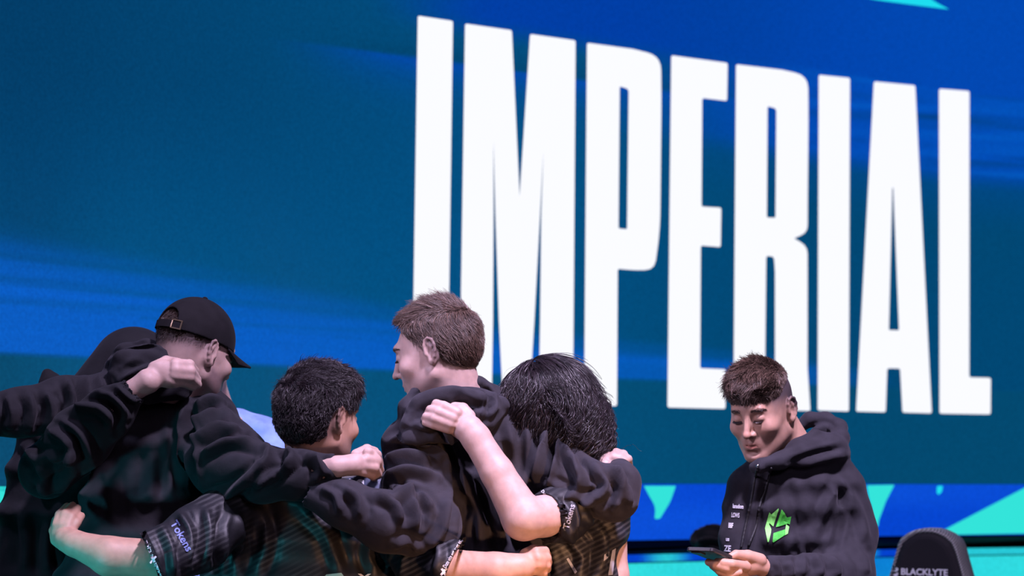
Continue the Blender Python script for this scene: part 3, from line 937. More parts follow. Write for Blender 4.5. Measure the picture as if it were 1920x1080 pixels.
# ================================================================== the tall brown-haired man in a hoodie (middle)
def blend_flow(fr, top, side, z0, z1, curl=0.0):
    """combing direction of the top of a head, turning into that of its sides"""
    a, b = np.array(fr.R @ np.array(top)), np.array(fr.R @ np.array(side))
    def flow(p, gr):
        k = sm(z0, z1, fr.inv(p)[:, 2] + 0.012 * noise3(p, 40))[:, None]
        v = a * k + b * (1 - k)
        if curl: v = v + curl * np.stack((noise3(p, 38), noise3(p + 7, 38), noise3(p + 3, 38)), 1)
        return v
    return flow
def short_hair(fr, root, shell_prims, cuts, mat, n, length, flow, lift, rad=0.00032, wave=0.0, h=0.0035, jitter=0.35, steps=5, seed=3, lengthf=None, planes=(), rough=1.0):
    f, whole = Field(), Field()
    for q in (f, whole):
        for c, r in shell_prims: q.local(fr, 'ell', c, r, k=0.045)
    for c, r in cuts: f.local(fr, 'ell', c, r, k=0.008, op=-1)
    for p_, n_ in planes: f.half(fr.to(p_), fr.R @ np.array(n_), fr.c - .2, fr.c + .2, .008)
    V, Q = f.mesh(h, 1)
    whole.grid(h)
    Nn = vnormals(V, Q)
    V = V + Nn * (rough * 0.003 * (noise3(V, 70) + 0.6 * noise3(V, 150)) - 0.002)[:, None]
    hair = obj('hair', V, Q, M_SCALP_DARK if mat is M_HAIR_DARK else M_SCALP_BROWN, root, True)
    rooted = lambda c: (np.abs(whole.value(c)) < 0.005) * 1.0       # not on the cut faces
    r = sample(V, Q, n, rooted)
    g = grow(whole, r, flow, steps, length, lift, jitter, 0.0005, wave, 5.0, seed)
    if lengthf is not None:
        k = lengthf(fr.inv(r))[:, None, None]
        g = g[:, :1] + (g - g[:, :1]) * k
    strands('hair_strands', g, rad, mat, hair)
    if length > 0.012:        # thicker locks among the fine strands
        r = sample(V, Q, n // 7, rooted)
        g = grow(whole, r, flow, steps, length * 1.05, lift * 1.15, jitter * .6, 0.0015, wave, 5.0, seed + 1)
        g = g[:, :1] + (g - g[:, :1]) * (0.55 + 0.75 * RNG.random((len(g), 1, 1)))
        if lengthf is not None: g = g[:, :1] + (g - g[:, :1]) * lengthf(fr.inv(r))[:, None, None]
        strands('hair_lock', g, rad * 2.9, mat, hair, 0.15)
    return f, V, Q

# ------------------------------------------------------------------ E
def person_e():
    root = person_root('person', 'tallest man in a black hoodie with short brown hair, profile turned left, amid the huddle', P(905, 900, 6.13)[:2])
    fr = Frame(P(816, 660, 6.1), 75, 18, 0, 0.98)
    f = Field(); head(f, fr, ears=(-1,), smile=0.8)
    f.cone(fr.to((0, -0.03, -0.03)), P(862, 775, 6.1), 0.058, 0.066, 0.03)
    hv, hq = f.mesh(0.0025, 1)
    fade = lambda q: np.clip(sm(-0.055, -0.02, q[:, 2]) * sm(0.006, -0.03, q[:, 1]) * 0.75, 0, 1)
    tone = face_tone(hv, fr, stubble=0.35, fade=fade, cheek=0.3)
    hand = Field()
    hand_px(hand, [(1140, 905, 6.02, 24), (1146, 885, 6.05, 22)], [(1152, 866, 6.07, 25, 17, 0.020, 10)],
            [[(1140, 862, 6.05, 10), (1136, 852, 6.09, 9), (1130, 858, 6.12, 8)], [(1150, 858, 6.05, 10), (1156, 850, 6.09, 9.5), (1160, 858, 6.13, 8)],
             [(1160, 860, 6.05, 10), (1168, 853, 6.09, 9.5), (1172, 861, 6.13, 8)], [(1168, 865, 6.05, 9), (1177, 861, 6.08, 8.5), (1180, 872, 6.11, 7)],
             [(1136, 872, 6.03, 10), (1130, 864, 6.06, 9), (1127, 858, 6.09, 7)]])
    av, aq = hand.mesh(0.0032, 1)
    secs = [(815, 950, 765, 6.12, .06), (745, 1035, 825, 6.12, .105), (755, 1020, 900, 6.12, .125), (790, 1015, 980, 6.12, .13), (790, 1022, 1080, 6.12, .13), (785, 1035, 1250, 6.12, .135), (790, 1030, 1340, 6.12, .13)]
    la = [(778, 838, 6.08, 54), (784, 925, 6.0, 66), (800, 985, 5.92, 61), (725, 978, 5.87, 54), (645, 945, 5.86, 42), (585, 925, 5.88, 30)]
    ra = [(1000, 835, 6.1, 52), (1058, 888, 6.02, 49), (1110, 915, 5.98, 46), (1150, 928, 5.98, 46), (1166, 902, 6.0, 30), (1162, 884, 6.04, 25)]
    bv, bq = inner_body(secs, [la, ra], 0)
    set_skin(root, [(hv, hq), (av, aq), (bv, bq)], M_SKIN, tone)
    g = Field(); g.torso(secs)
    g.chain(la, 0.03); g.chain(ra, 0.03)
    g.chain([(980, 800, 6.1, 45), (1000, 835, 6.1, 52)], 0.04); g.chain([(900, 790, 6.1, 50), (1000, 820, 6.1, 48)], 0.04); g.chain([(860, 790, 6.1, 55), (778, 838, 6.08, 52)], 0.04)
    # hood lying on the back
    g.chain([(757, 800, 6.05, 14), (766, 765, 6.05, 19), (790, 738, 6.07, 19), (825, 718, 6.06, 18), (868, 712, 6.06, 13), (896, 722, 6.1, 16), (925, 742, 6.1, 19), (940, 758, 6.08, 17)], 0.012)
    g.ellp(850, 768, 6.0, 92, 42, 0.05, 0.02, 1, -8)
    g.chain([(775, 800, 5.99, 26), (840, 800, 5.97, 30), (905, 785, 5.99, 26), (938, 760, 6.03, 18)], 0.015)
    # cuff openings
    g.chain([(560, 916, 5.88, 27), (600, 930, 5.88, 25)], 0.004, -1)
    V, Q = g.mesh(0.0046, 1)
    fl = [([(790,787),(823,817),(847,860),(857,907),(853,985)], 7, -.010), ([(723,863),(763,850),(813,863)], 10, .010), ([(720,895),(767,880),(820,895)], 9, .010),
          ([(728,830),(770,822),(815,842),(835,870)], 10, .010), ([(728,918),(762,928),(778,965),(775,1000)], 10, .013), ([(745,925),(790,930),(815,960)], 8, .008), ([(700,925),(740,945),(755,985)], 10, .011),
          ([(640,915),(670,935),(675,975)], 10, .009), ([(600,915),(630,930),(640,965)], 8, .007), ([(800,1030),(830,990),(838,930)], 9, .009), ([(735,1025),(765,1015),(790,1035)], 8,.006),
          ([(867,893),(893,953),(905,1030)], 11, .014), ([(905,880),(930,960),(950,1030)], 12, .010), ([(935,850),(950,930),(985,1015)], 11, .009), ([(880,960),(878,1000),(872,1030)], 7, .008),
          ([(1040,793),(1028,860),(1012,915)], 7, -.011), ([(1017,797),(1018,850),(1005,910)], 9, .010), ([(985,790),(990,860),(975,930)], 11, .009), ([(950,790),(965,850),(960,920)], 12, .007),
          ([(1050,830),(1075,870),(1090,900)], 9, .008), ([(1103,868),(1137,905),(1125,930),(1090,940)], 9, .013), ([(1062,850),(1090,890),(1080,925),(1045,935)], 9, .010), ([(1147,877),(1174,915),(1178,950)], 9, .011), ([(1120,868),(1155,895),(1162,930),(1150,955)], 8, .011),
          ([(1030,905),(1080,930),(1130,960)], 8, .007),
          ([(765,765),(800,745),(850,735),(910,745)], 8, .009), ([(770,790),(810,765),(860,758),(915,765)], 7, -.008), ([(775,805),(830,790),(880,785),(930,765)], 9, .008), ([(905,725),(920,750),(905,790)], 6, -.008), ([(850,745),(880,765),(890,800)], 7, -.006),
          ([(960,762),(1000,785),(1030,800)], 9, .006)]
    V = folds(V, Q, fl)
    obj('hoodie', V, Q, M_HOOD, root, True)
    # hair
    flow = blend_flow(fr, (0.2, 1.0, 0.35), (0, -0.45, -1.0), 0.03, 0.12, 0.5)
    short_hair(fr, root, [((0, -0.022, 0.034), (0.0805, 0.1015, 0.090)), ((0, 0.018, 0.078), (0.058, 0.074, 0.036)), ((0, -0.055, 0.0), (0.070, 0.062, 0.075))],
               [((-0.085, -0.004, -0.034), (0.03, 0.025, 0.044)), ((0.085, -0.004, -0.034), (0.03, 0.025, 0.044)), ((0, 0.02, -0.128), (0.12, 0.15, 0.078)), ((0, 0.09, -0.03), (0.12, 0.055, 0.035))],
               M_HAIR_BROWN, 14000, 0.024, flow, 0.20, rad=0.00042, jitter=0.18, lengthf=lambda q: 0.42 + 0.6 * sm(-0.02, 0.11, q[:, 2]) * np.clip(0.35 - ((q[:, 1] - 0.047) * 0.914 - (q[:, 2] - 0.056) * 0.405) / 0.05, .35, 1.2) + 0.5 * (q[:, 2] > 0.09) * (q[:, 1] < -0.03), planes=[((0, 0.047, 0.056), (0, 0.914, -0.405))])
    # brow, lashes, eye
    face_hair(root, fr, M_HAIR_DKBROWN, sides=(-1, 1), f=f)
    lower_body(root, P(905, 1340, 6.13)[0], P(905, 1340, 6.13)[1], 0.88)

def face_hair(root, fr, mat, sides=(-1, 1), f=None):
    """brows and lashes, rooted on the skin itself"""
    def onto(W, off):
        for _ in range(4):
            v = f.value(W); W = W - f.grad(W) * (v - off)[:, None]
        return W
    for s in sides:
        rg = np.random.default_rng(5 + s)
        n = 150; t = rg.random(n)
        base = np.stack((s * (0.013 + 0.036 * t), 0.0955 - 0.022 * t ** 2, 0.0285 + 0.006 * np.sin(t * 2.6) - 0.003 * t + 0.0022 * rg.normal(size=n) * (1.1 - .6 * t)), 1)
        d = np.stack((s * (0.7 + 0 * t), -0.35 * t, 0.40 - 0.8 * t), 1) * 0.008
        W = np.stack([onto(fr.to(base + d * k), 0.0004 + .0006 * k) for k in (0, 0.5, 1)], 1)
        strands('eyebrow', W, 0.00032, mat, root)
        n = 80; t = np.linspace(-1, 1, n)
        base = np.stack((s * 0.031 + 0.0125 * t, 0.0945 - 0.004 * t ** 2, 0.0030 + 0.0016 * t ** 2), 1)
        d = np.stack((0.0025 * t, 0.0055 + 0 * t, -0.0035 + 0 * t), 1)
        r0 = fr.inv(onto(fr.to(base), 0.0002))
        strands('eyelash', np.stack([fr.to(r0 + d * k) for k in (0, 0.5, 1)], 1), 0.0007, M_IRIS, root)
person_e()
def hand_generic(f, wrist, d, n, side=1):
    """a relaxed hand from a wrist point: d along the fingers, n out of the back of the hand"""
    w = np.array(wrist, float); d = nrm(d); n = nrm(n); s = nrm(np.cross(d, n)) * side
    f.cone(w - d * 0.03, w + d * 0.02, 0.027, 0.026, 0.02)
    for q in (-0.022, -0.007, 0.008, 0.022): f.cone(w + d * 0.015 + s * q * 0.6, w + d * 0.085 + s * q, 0.015, 0.0115, 0.012)
    for q, l in ((-0.027, 0.062), (-0.009, 0.074), (0.009, 0.080), (0.027, 0.072)):
        a = w + d * 0.088 + s * q; b = a + d * l * 0.42 - n * 0.012; c = b + d * l * 0.22 - n * 0.025; e = c - d * 0.004 - n * 0.022
        f.cone(a, b, 0.0098, 0.0090, 0.003); f.cone(b, c, 0.0088, 0.0080, 0.003); f.cone(c, e, 0.0080, 0.0068, 0.003)
    a = w + d * 0.02 + s * 0.026; b = a + d * 0.035 + s * 0.022 - n * 0.012; c = b + d * 0.032 - n * 0.012
    f.cone(a, b, 0.014, 0.011, 0.008); f.cone(b, c, 0.0105, 0.0085, 0.003)
    return f

# ------------------------------------------------------------------ B, the man in the cap
def person_b():
    root = person_root('person', 'man in a black baseball cap and black hoodie, back turned, second from the left', P(270, 900, 6.15)[:2])
    fr = Frame(P(366, 660, 6.1), -43, 17, 3, 0.97)
    f = Field(); head(f, fr, ears=(1,), lids=.7)
    f.cone(fr.to((0, -0.035, -0.03)), P(318, 760, 6.12), 0.062, 0.070, 0.03)
    hv, hq = f.mesh(0.0028, 1)
    tone = face_tone(hv, fr, stubble=0.95, fade=lambda q: np.clip(sm(-0.03, 0.03, q[:, 2]) * sm(0.0, -0.03, q[:, 1]) * 0.85 + sm(-0.05, -0.02, q[:, 2]) * sm(-0.02, -0.05, q[:, 1]) * 0.35, 0, 1))
    hand = Field()
    hand_px(hand, [(590, 886, 5.88, 18), (630, 875, 5.87, 19), (665, 871, 5.88, 21)], [(688, 866, 5.91, 27, 22, 0.018, -15)],
            [[(690, 848, 5.90, 10), (706, 853, 5.94, 9.5), (712, 872, 5.98, 8)], [(685, 862, 5.885, 10), (706, 864, 5.91, 9.5), (713, 882, 5.96, 8)],
             [(682, 874, 5.88, 10), (702, 877, 5.90, 9), (709, 891, 5.95, 8)], [(678, 884, 5.88, 9), (695, 889, 5.91, 8.5), (702, 897, 5.96, 7)],
             [(668, 853, 5.92, 11), (688, 843, 5.96, 10), (703, 846, 6.0, 8)]])
    av, aq = hand.mesh(0.003, 1)
    secs = [(255, 385, 705, 6.15, .06), (205, 420, 770, 6.15, .105), (190, 405, 830, 6.15, .125), (160, 380, 930, 6.15, .13), (140, 350, 1000, 6.15, .13), (112, 330, 1080, 6.15, .13), (110, 335, 1250, 6.15, .135), (115, 330, 1340, 6.15, .13)]
    ra = [(388, 788, 6.1, 49), (425, 862, 6.0, 71), (490, 889, 5.93, 51), (560, 890, 5.9, 44), (622, 877, 5.88, 27)]
    la = [(228, 748, 6.1, 52), (120, 762, 5.98, 53), (40, 773, 5.93, 43), (-80, 785, 5.92, 38), (-190, 790, 5.95, 30)]
    bv, bq = inner_body(secs, [ra, la], 0)
    lh = Field(); hand_generic(lh, P(-205, 790, 5.96), (-1, .15, -.15), (0, -1, .2)); lv, lq = lh.mesh(0.005, 1)
    set_skin(root, [(hv, hq), (av, aq), (lv, lq), (bv, bq)], M_SKIN, tone)
    g = Field(); g.torso(secs)
    g.chain(ra, 0.03); g.chain(la, 0.03)
    g.chain([(340, 745, 6.14, 50), (388, 788, 6.1, 49)], 0.04); g.chain([(285, 735, 6.14, 55), (228, 748, 6.1, 52)], 0.04)
    g.chain([(212, 690, 6.1, 18), (235, 664, 6.08, 20), (275, 652, 6.07, 16), (315, 664, 6.05, 17), (345, 688, 6.05, 17), (366, 714, 6.07, 15)], 0.012)
    g.ellp(285, 700, 6.02, 82, 40, 0.05, 0.02, 1, 10)
    g.chain([(225, 715, 6.02, 26), (280, 728, 5.99, 28), (340, 728, 6.02, 22)], 0.015)
    g.chain([(655, 867, 5.88, 22), (632, 873, 5.88, 20)], 0.004, -1)
    V, Q = g.mesh(0.0046, 1)
    fl = [([(363,766),(394,750),(432,768)], 9, .010), ([(362,800),(405,776),(447,788)], 9, .011), ([(361,833),(410,802),(458,812)], 9, .011), ([(373,855),(430,828),(484,834)], 9, .011),
          ([(384,936),(431,925),(478,884),(493,856)], 10, .014), ([(486,838),(503,846),(498,880),(480,905)], 9, .011), ([(538,845),(550,864),(508,895),(470,915)], 9, .012), ([(566,850),(600,872),(618,893)], 9, .009), ([(525,840),(530,870),(515,900)], 8, -.008), ([(590,850),(600,880),(590,905)], 8, .008),
          ([(360,762),(356,831),(366,914)], 7, -.012), ([(345,750),(338,830),(345,920)], 10, .009), ([(207,883),(212,940),(218,990)], 12, .004), ([(290,842),(285,900),(278,940)], 13, .005), ([(322,790),(318,860),(325,940)], 13, .004),
          ([(207,678),(255,655),(311,655)], 7, .008), ([(223,695),(280,672),(335,680)], 7, -.008), ([(225,715),(290,690),(350,705)], 7, .008),
          ([(124,712),(136,755),(119,797)], 9, .011), ([(156,702),(162,748),(150,790)], 9, .011), ([(85,735),(98,770),(85,808)], 9, .010), ([(52,735),(60,775),(50,810)], 9, .008), ([(15,740),(25,780),(15,805)], 9, .008), ([(182,705),(190,735)], 8, .007)]
    V = folds(V, Q, fl, gain=1.1)
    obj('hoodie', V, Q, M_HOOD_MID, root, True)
    # cap
    c = Field()
    c.local(fr, 'ell', (0, -0.012, 0.030), (0.086, 0.112, 0.106), k=0.02)
    c.local(fr, 'ell', (0, -0.012, 0.028), (0.082, 0.108, 0.101), k=0.002, op=-1)
    c.local(fr, 'ell', (0, -0.125, 0.046), (0.040, 0.035, 0.040), k=0.003, op=-1)
    zc = fr.to((0, 0, 0.024)); nd = fr.to((0, 0, -1)) - fr.c
    c.half(zc, nd, fr.c - 0.2, fr.c + 0.2, 0.002)
    V, Q = c.mesh(0.0026, 2)
    cap = obj('cap', V, Q, M_CAP, root, True)
    def band(z0, z1, a0, a1, r, th, m, name, par):
        vs, fs = [], []
        n = 16
        for i in range(n + 1):
            a = math.radians(a0 + (a1 - a0) * i / n)
            for rr, z in ((r, z0), (r, z1), (r - th, z1), (r - th, z0)):
                vs.append(fr.to((math.sin(a) * 0.086 * rr, -0.017 - math.cos(a) * 0.107 * rr, z)))
        for i in range(n):
            for k in range(4): fs.append((i*4+k, i*4+(k+1) % 4, (i+1)*4+(k+1) % 4, (i+1)*4+k))
        fs += [(0, 1, 2, 3), (n*4+3, n*4+2, n*4+1, n*4)]
        return obj(name, np.array(vs), fs, m, par, False)
    st = band(0.026, 0.044, -38, 42, 1.005, 0.03, M_CAP, 'strap', cap)
    M_BUCKLE = simple('aged_brass', (0.45, 0.33, 0.22, 1), 0.3, 1.0)
    for z0, z1, a0, a1 in ((0.023, 0.026, 20, 36), (0.045, 0.048, 20, 36), (0.023, 0.048, 19, 21), (0.023, 0.048, 35, 37)):
        pass
    vs, fs = [], []
    for z0, z1, a0, a1 in ((0.0235, 0.0265, 20, 37), (0.0445, 0.0475, 20, 37), (0.0265, 0.0445, 20, 22), (0.0265, 0.0445, 35, 37)):
        o = len(vs)
        for a in (a0, a1):
            a = math.radians(a)
            for rr, z in ((1.03, z0), (1.03, z1), (1.0, z1), (1.0, z0)): vs.append(fr.to((math.sin(a) * 0.086 * rr, -0.017 - math.cos(a) * 0.107 * rr, z)))
        fs += [(o+k, o+(k+1) % 4, o+4+(k+1) % 4, o+4+k) for k in range(4)] + [(o, o+1, o+2, o+3), (o+7, o+6, o+5, o+4)]
    obj('buckle', np.array(vs), fs, M_BUCKLE, cap, label='square metal buckle')
    b = Field(); b.local(fr, 'ell', (0, -0.017, 0.137), (0.007, 0.007, 0.004), k=0.002)
    V, Q = b.mesh(0.0016, 1); obj('cap_button', V, Q, M_CAP, cap, True)
    nu, nv = 20, 8; vs = []
    for t in (0, 1):
        for j in range(nv + 1):
            for i in range(nu + 1):
                u = -1 + 2 * i / nu; v = j / nv
                x = u * (0.079 - 0.012 * v); base = 0.090 * math.sqrt(max(0, 1 - (u * 0.90) ** 2)) - 0.003
                y = base + v * 0.084 * (1 - 0.35 * u ** 4); z = 0.030 - 0.018 * u * u * (0.3 + 0.7 * v) - 0.010 * v - 0.0045 * t
                vs.append(fr.to((x, y, z)))
    fs = []; m = (nu + 1) * (nv + 1)
    for j in range(nv):
        for i in range(nu):
            a = j * (nu + 1) + i; q = (a, a + 1, a + nu + 2, a + nu + 1)
            fs.append(q); fs.append(tuple(x + m for x in q[::-1]))
    edge = [i for i in range(nu + 1)] + [j * (nu + 1) + nu for j in range(1, nv + 1)] + [nv * (nu + 1) + i for i in range(nu - 1, -1, -1)] + [j * (nu + 1) for j in range(nv - 1, 0, -1)]
    for i in range(len(edge)):
        a, d = edge[i], edge[(i + 1) % len(edge)]; fs.append((d, a, a + m, d + m))
    obj('cap_brim', np.array(vs), fs, M_CAP, cap, True)
    # cropped hair
    flow = lambda p, gr: np.repeat(np.array(fr.R @ np.array((0.1, -0.3, -1.0)))[None], len(p), 0)
    short_hair(fr, root, [((0, -0.019, 0.030), (0.0765, 0.0985, 0.088))],
               [((0, 0.11, 0.0), (0.14, 0.105, 0.11)), ((0, 0.0, -0.13), (0.2, 0.22, 0.135)), ((0, 0, 0.15), (0.2, 0.2, 0.055))], M_HAIR_DKBROWN, 6000, 0.007, flow, 0.5, rad=0.0003)
    p = P(235, 1340, 6.15); lower_body(root, p[0], p[1], 0.86)

# ------------------------------------------------------------------ A, far left
def person_a():
    root = person_root('person', 'person in dark hoodie at far left edge, hood up, bowed behind the capped man', P(80, 900, 6.4)[:2])
    fr = Frame(P(256, 704, 6.5), -60, 30, 0, 0.80)
    f = Field(); head(f, fr, ears=())
    f.cone(fr.to((0, -0.03, -0.03)), P(190, 780, 6.5), 0.058, 0.066, 0.03)
    hv, hq = f.mesh(0.005, 1)
    hand = Field()
    hand_px(hand, [(215, 755, 5.87, 16), (250, 732, 5.865, 19), (277, 715, 5.86, 24)], [(312, 702, 5.87, 36, 25, 0.019, 20)],
            [[(330, 684, 5.865, 12), (355, 684, 5.885, 10), (366, 696, 5.93, 8)], [(330, 694, 5.858, 12), (357, 696, 5.878, 10), (370, 712, 5.93, 8)],
             [(328, 704, 5.858, 12), (355, 707, 5.878, 10), (371, 721, 5.92, 8)], [(322, 714, 5.86, 11), (345, 717, 5.882, 9), (362, 726, 5.91, 7.5)],
             [(290, 690, 5.88, 13), (312, 678, 5.92, 11), (335, 680, 5.97, 9)]])
    av, aq = hand.mesh(0.003, 1)
    secs = [(130, 260, 750, 6.42, .06), (40, 220, 800, 6.42, .10), (22, 190, 880, 6.42, .12), (5, 170, 960, 6.42, .13), (-10, 160, 1080, 6.42, .13), (-15, 165, 1250, 6.42, .13), (-10, 165, 1330, 6.42, .13)]
    ra = [(165, 830, 6.3, 50), (88, 882, 5.98, 50), (150, 822, 5.90, 57), (203, 774, 5.87, 45), (244, 738, 5.86, 29)]
    la = [(90, 810, 6.5, 42), (75, 880, 6.56, 40), (70, 980, 6.58, 36), (75, 1060, 6.55, 27)]
    bv, bq = inner_body(secs, [ra, la], 0)
    lh = Field(); hand_generic(lh, P(75, 1075, 6.55), (0, .1, -1), (-1, 0, 0)); lv, lq = lh.mesh(0.006, 1)
    set_skin(root, [(hv, hq), (av, aq), (lv, lq), (bv, bq)], M_SKIN, None)
    g = Field(); g.torso(secs); g.chain(ra[1:], 0.03); g.chain(ra[:2], 0.02); g.chain(la, 0.03)
    g.chain([(88, 700, 6.4, 9), (96, 722, 6.4, 22), (110, 760, 6.4, 44)], 0.02)
    g.ellp(250, 690, 6.5, 74, 74, 0.13, 0.03); g.chain([(250, 690, 6.5, 66), (205, 735, 6.46, 62), (150, 790, 6.42, 60)], 0.04)
    g.local(fr, 'ell', (0, 0.12, -0.01), (0.055, 0.10, 0.085), k=0.01, op=-1)
    g.chain([(272, 717, 5.86, 25), (238, 740, 5.86, 23)], 0.004, -1)
    V, Q = g.mesh(0.005, 1)
    fl = [([(176,735),(212,752),(238,780)], 9, .009), ([(138,765),(182,766),(215,790)], 10, .012), ([(47,838),(78,873),(85,925)], 10, .011), ([(93,805),(128,830),(135,885)], 10, .012), ([(60,900),(100,915),(140,890)], 9, .010),
          ([(110,790),(150,815),(175,870)], 9, .009), ([(190,745),(215,770),(220,810)], 8, -.008), ([(215,722),(240,745),(258,752)], 6, .006), ([(70,850),(110,860),(150,850)], 9, .008),
          ([(40,960),(50,1020),(45,1080)], 11, .008), ([(90,970),(85,1030),(90,1080)], 11, .008)]
    V = folds(V, Q, fl)
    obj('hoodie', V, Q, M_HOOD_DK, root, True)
    p = P(75, 1330, 6.42); lower_body(root, p[0], p[1], 0.84)

# ------------------------------------------------------------------ D, jersey, seen from behind
def person_d():
    root = person_root('person', 'man with short thick dark hair in a black patterned jersey, back turned, head turned right', P(580, 900, 6.1)[:2])
    fr = Frame(P(600, 784, 6.0), -40, 6, 2, 0.97)
    f = Field(); head(f, fr, ears=(1,))
    f.cone(fr.to((0, -0.035, -0.03)), P(590, 885, 6.06), 0.060, 0.068, 0.03)
    hv, hq = f.mesh(0.0028, 1)
    tone = face_tone(hv, fr, stubble=0.4, fade=lambda q: np.clip(sm(-0.075, -0.03, q[:, 2]) * sm(0.01, -0.03, q[:, 1]) * 0.8, 0, 1), cheek=.3)
    lf = [(360, 1022, 5.88, 34), (300, 1050, 5.81, 38), (205, 1043, 5.79, 37), (140, 1019, 5.83, 24), (126, 1012, 5.85, 24)]
    rf = [(800, 1055, 5.96, 32), (850, 1066, 5.87, 35), (930, 1070, 5.85, 34), (975, 1064, 5.86, 27)]
    hand = Field()
    hand_px(hand, lf, [(117, 1000, 5.87, 22, 30, 0.018, 10)],
            [[(108, 985, 5.87, 11), (113, 966, 5.89, 10), (126, 950, 5.93, 8)], [(117, 985, 5.865, 11), (123, 965, 5.88, 10), (136, 948, 5.92, 8)],
             [(126, 988, 5.86, 11), (133, 970, 5.875, 10), (145, 953, 5.91, 8)], [(133, 995, 5.86, 10), (143, 980, 5.875, 9), (153, 967, 5.90, 7)],
             [(106, 1012, 5.88, 12), (103, 995, 5.91, 11), (106, 975, 5.95, 9)]])
    hand_px(hand, rf, [(1000, 1054, 5.87, 25, 24, 0.019, -10)],
            [[(1005, 1036, 5.87, 11), (1020, 1034, 5.90, 10), (1026, 1040, 5.95, 8)], [(1008, 1047, 5.862, 11), (1024, 1047, 5.89, 10), (1028, 1055, 5.94, 8)],
             [(1008, 1058, 5.862, 11), (1023, 1060, 5.89, 10), (1026, 1067, 5.94, 8)], [(1004, 1069, 5.87, 10), (1018, 1073, 5.89, 9), (1020, 1079, 5.93, 7)],
             [(985, 1040, 5.88, 12), (1000, 1031, 5.91, 10), (1016, 1030, 5.95, 8)]])
    av, aq = hand.mesh(0.0034, 1)
    secs = [(530, 650, 865, 6.1, .06), (455, 725, 895, 6.1, .095), (420, 755, 940, 6.1, .12), (400, 765, 1010, 6.1, .125), (395, 760, 1080, 6.1, .125), (390, 765, 1250, 6.1, .125), (395, 760, 1340, 6.1, .12)]
    bv, bq = inner_body(secs, [[(460, 935, 6.05, 58), lf[0], lf[1]], [(725, 945, 6.05, 52), rf[0], rf[1]]], 0)
    set_skin(root, [(hv, hq), (av, aq), (bv, bq)], M_SKIN_TAN, tone)
    g = Field(); g.torso(secs)
    g.chain([(465, 930, 6.05, 55), (370, 1010, 5.88, 60), (300, 1048, 5.80, 53), (270, 1052, 5.79, 50)], 0.03)
    g.chain([(715, 935, 6.06, 52), (795, 1048, 5.96, 56), (852, 1064, 5.87, 46), (880, 1067, 5.86, 44)], 0.03)
    # open sleeve ends
    c0, n0 = P(283, 1040, 5.80), P(250, 1050, 5.79) - P(300, 1030, 5.80)
    g.half(c0, n0, P(283, 1040, 5.80) - .14, P(283, 1040, 5.80) + .14, .002)
    g.chain([(200, 1045, 5.79, 46), (276, 1050, 5.79, 45)], 0.003, -1)
    c0, n0 = P(853, 1045, 5.86), P(885, 1058, 5.85) - P(840, 1040, 5.86)
    g.half(c0, n0, c0 - .12, c0 + .12, .002)
    g.chain([(940, 1072, 5.85, 39), (868, 1067, 5.865, 39)], 0.003, -1)
    V, Q = g.mesh(0.005, 2)
    fl = [([(415,955),(412,1010),(405,1080)], 8, -.010), ([(440,960),(450,1020),(440,1080)], 10, .009), ([(490,960),(500,1020),(480,1080)], 11, .008), ([(560,950),(610,1000),(640,1080)], 12, .008), ([(700,1000),(690,1040),(705,1080)], 10, .008),
          ([(335,960),(355,1000),(350,1060)], 9, .008), ([(300,985),(320,1030),(325,1080)], 8, .008), ([(820,1010),(825,1040),(815,1080)], 8, .007), ([(385,950),(390,1000),(380,1060)], 8, .008), ([(745,1040),(738,1080)],8,-.008)]
    V = folds(V, Q, fl, noise=.002)
    jer = obj('jersey', V, Q, M_JERSEY, root, True)
    bv_ = bvh_of(V, Q)
    # cuff bands with their print
    bd = poly_bm([[(262,1000),(273,994),(289,1027),(303,1062),(309,1084),(298,1086),(290,1060),(277,1028)]]); lay('sleeve_cuff', bd, bv_, M_HOOD_DK, jer, .001)
    lay('cuff_lettering', text_bm('Dum vita est, spes est', (265, 1001), 10.5, 67, 0.012), bv_, M_PRINT, jer, .0025, 4)
    lay('cuff_mark', poly_bm([[(282,1045),(286,1043),(292,1053),(288,1055)], [(291,1042),(294,1044),(283,1057),(280,1055)]]), bv_, M_PRINT, jer, .003, 4)
    lay('cuff_line', poly_bm([[(293,1062),(296,1061),(303,1083),(300,1084)]]), bv_, M_PRINT, jer, .003, 4)
    lay('sleeve_lettering', text_bm('Tokens', (319, 981), 21, 60, 0.02), bv_, M_PRINT_BLUE, jer, .0025, 4)
    bd = poly_bm([[(868,1008),(876,1006),(866,1035),(852,1062),(838,1084),(829,1082),(846,1056),(858,1032)]]); lay('sleeve_cuff', bd, bv_, M_HOOD_DK, jer, .001)
    lay('cuff_lettering', text_bm('Dum vita est, spes est', (836, 1066), 11, -59, 0.012, 0.62), bv_, M_PRINT, jer, .0025, 4)
    lay('cuff_mark', poly_bm([[(826,1067),(830,1065),(838,1077),(834,1079)], [(836,1064),(839,1067),(828,1080),(825,1077)]]), bv_, M_PRINT, jer, .003, 4)
    # dark blue neckband and the last letters of the name on the back
    lay('neckband', poly_bm([[(648,897),(668,893),(700,898),(722,890),(724,918),(700,920),(665,915)]]), bv_, simple('navy_band', (0.02, 0.03, 0.07, 1), .6), jer, .001)
    lay('back_lettering', text_bm('S', (668, 922), 32, 0, 0.05, 1.0), bv_, M_PRINT, jer, .003, 5)
    lay('back_lettering', poly_bm([[(650,900),(657,897),(660,905),(655,912),(650,910)]]), bv_, M_PRINT, jer, .003, 5)
    lay('back_print', text_bm('X', (672, 1090), 20, 0, 0.03, 1.6), bv_, M_PRINT, jer, .003, 5)
    lay('back_print', poly_bm([[(600,1090),(612,1077),(640,1074),(652,1090)]]), bv_, simple('pale_green_print', (0.25, 0.42, 0.40, 1), .6), jer, .003, 5)
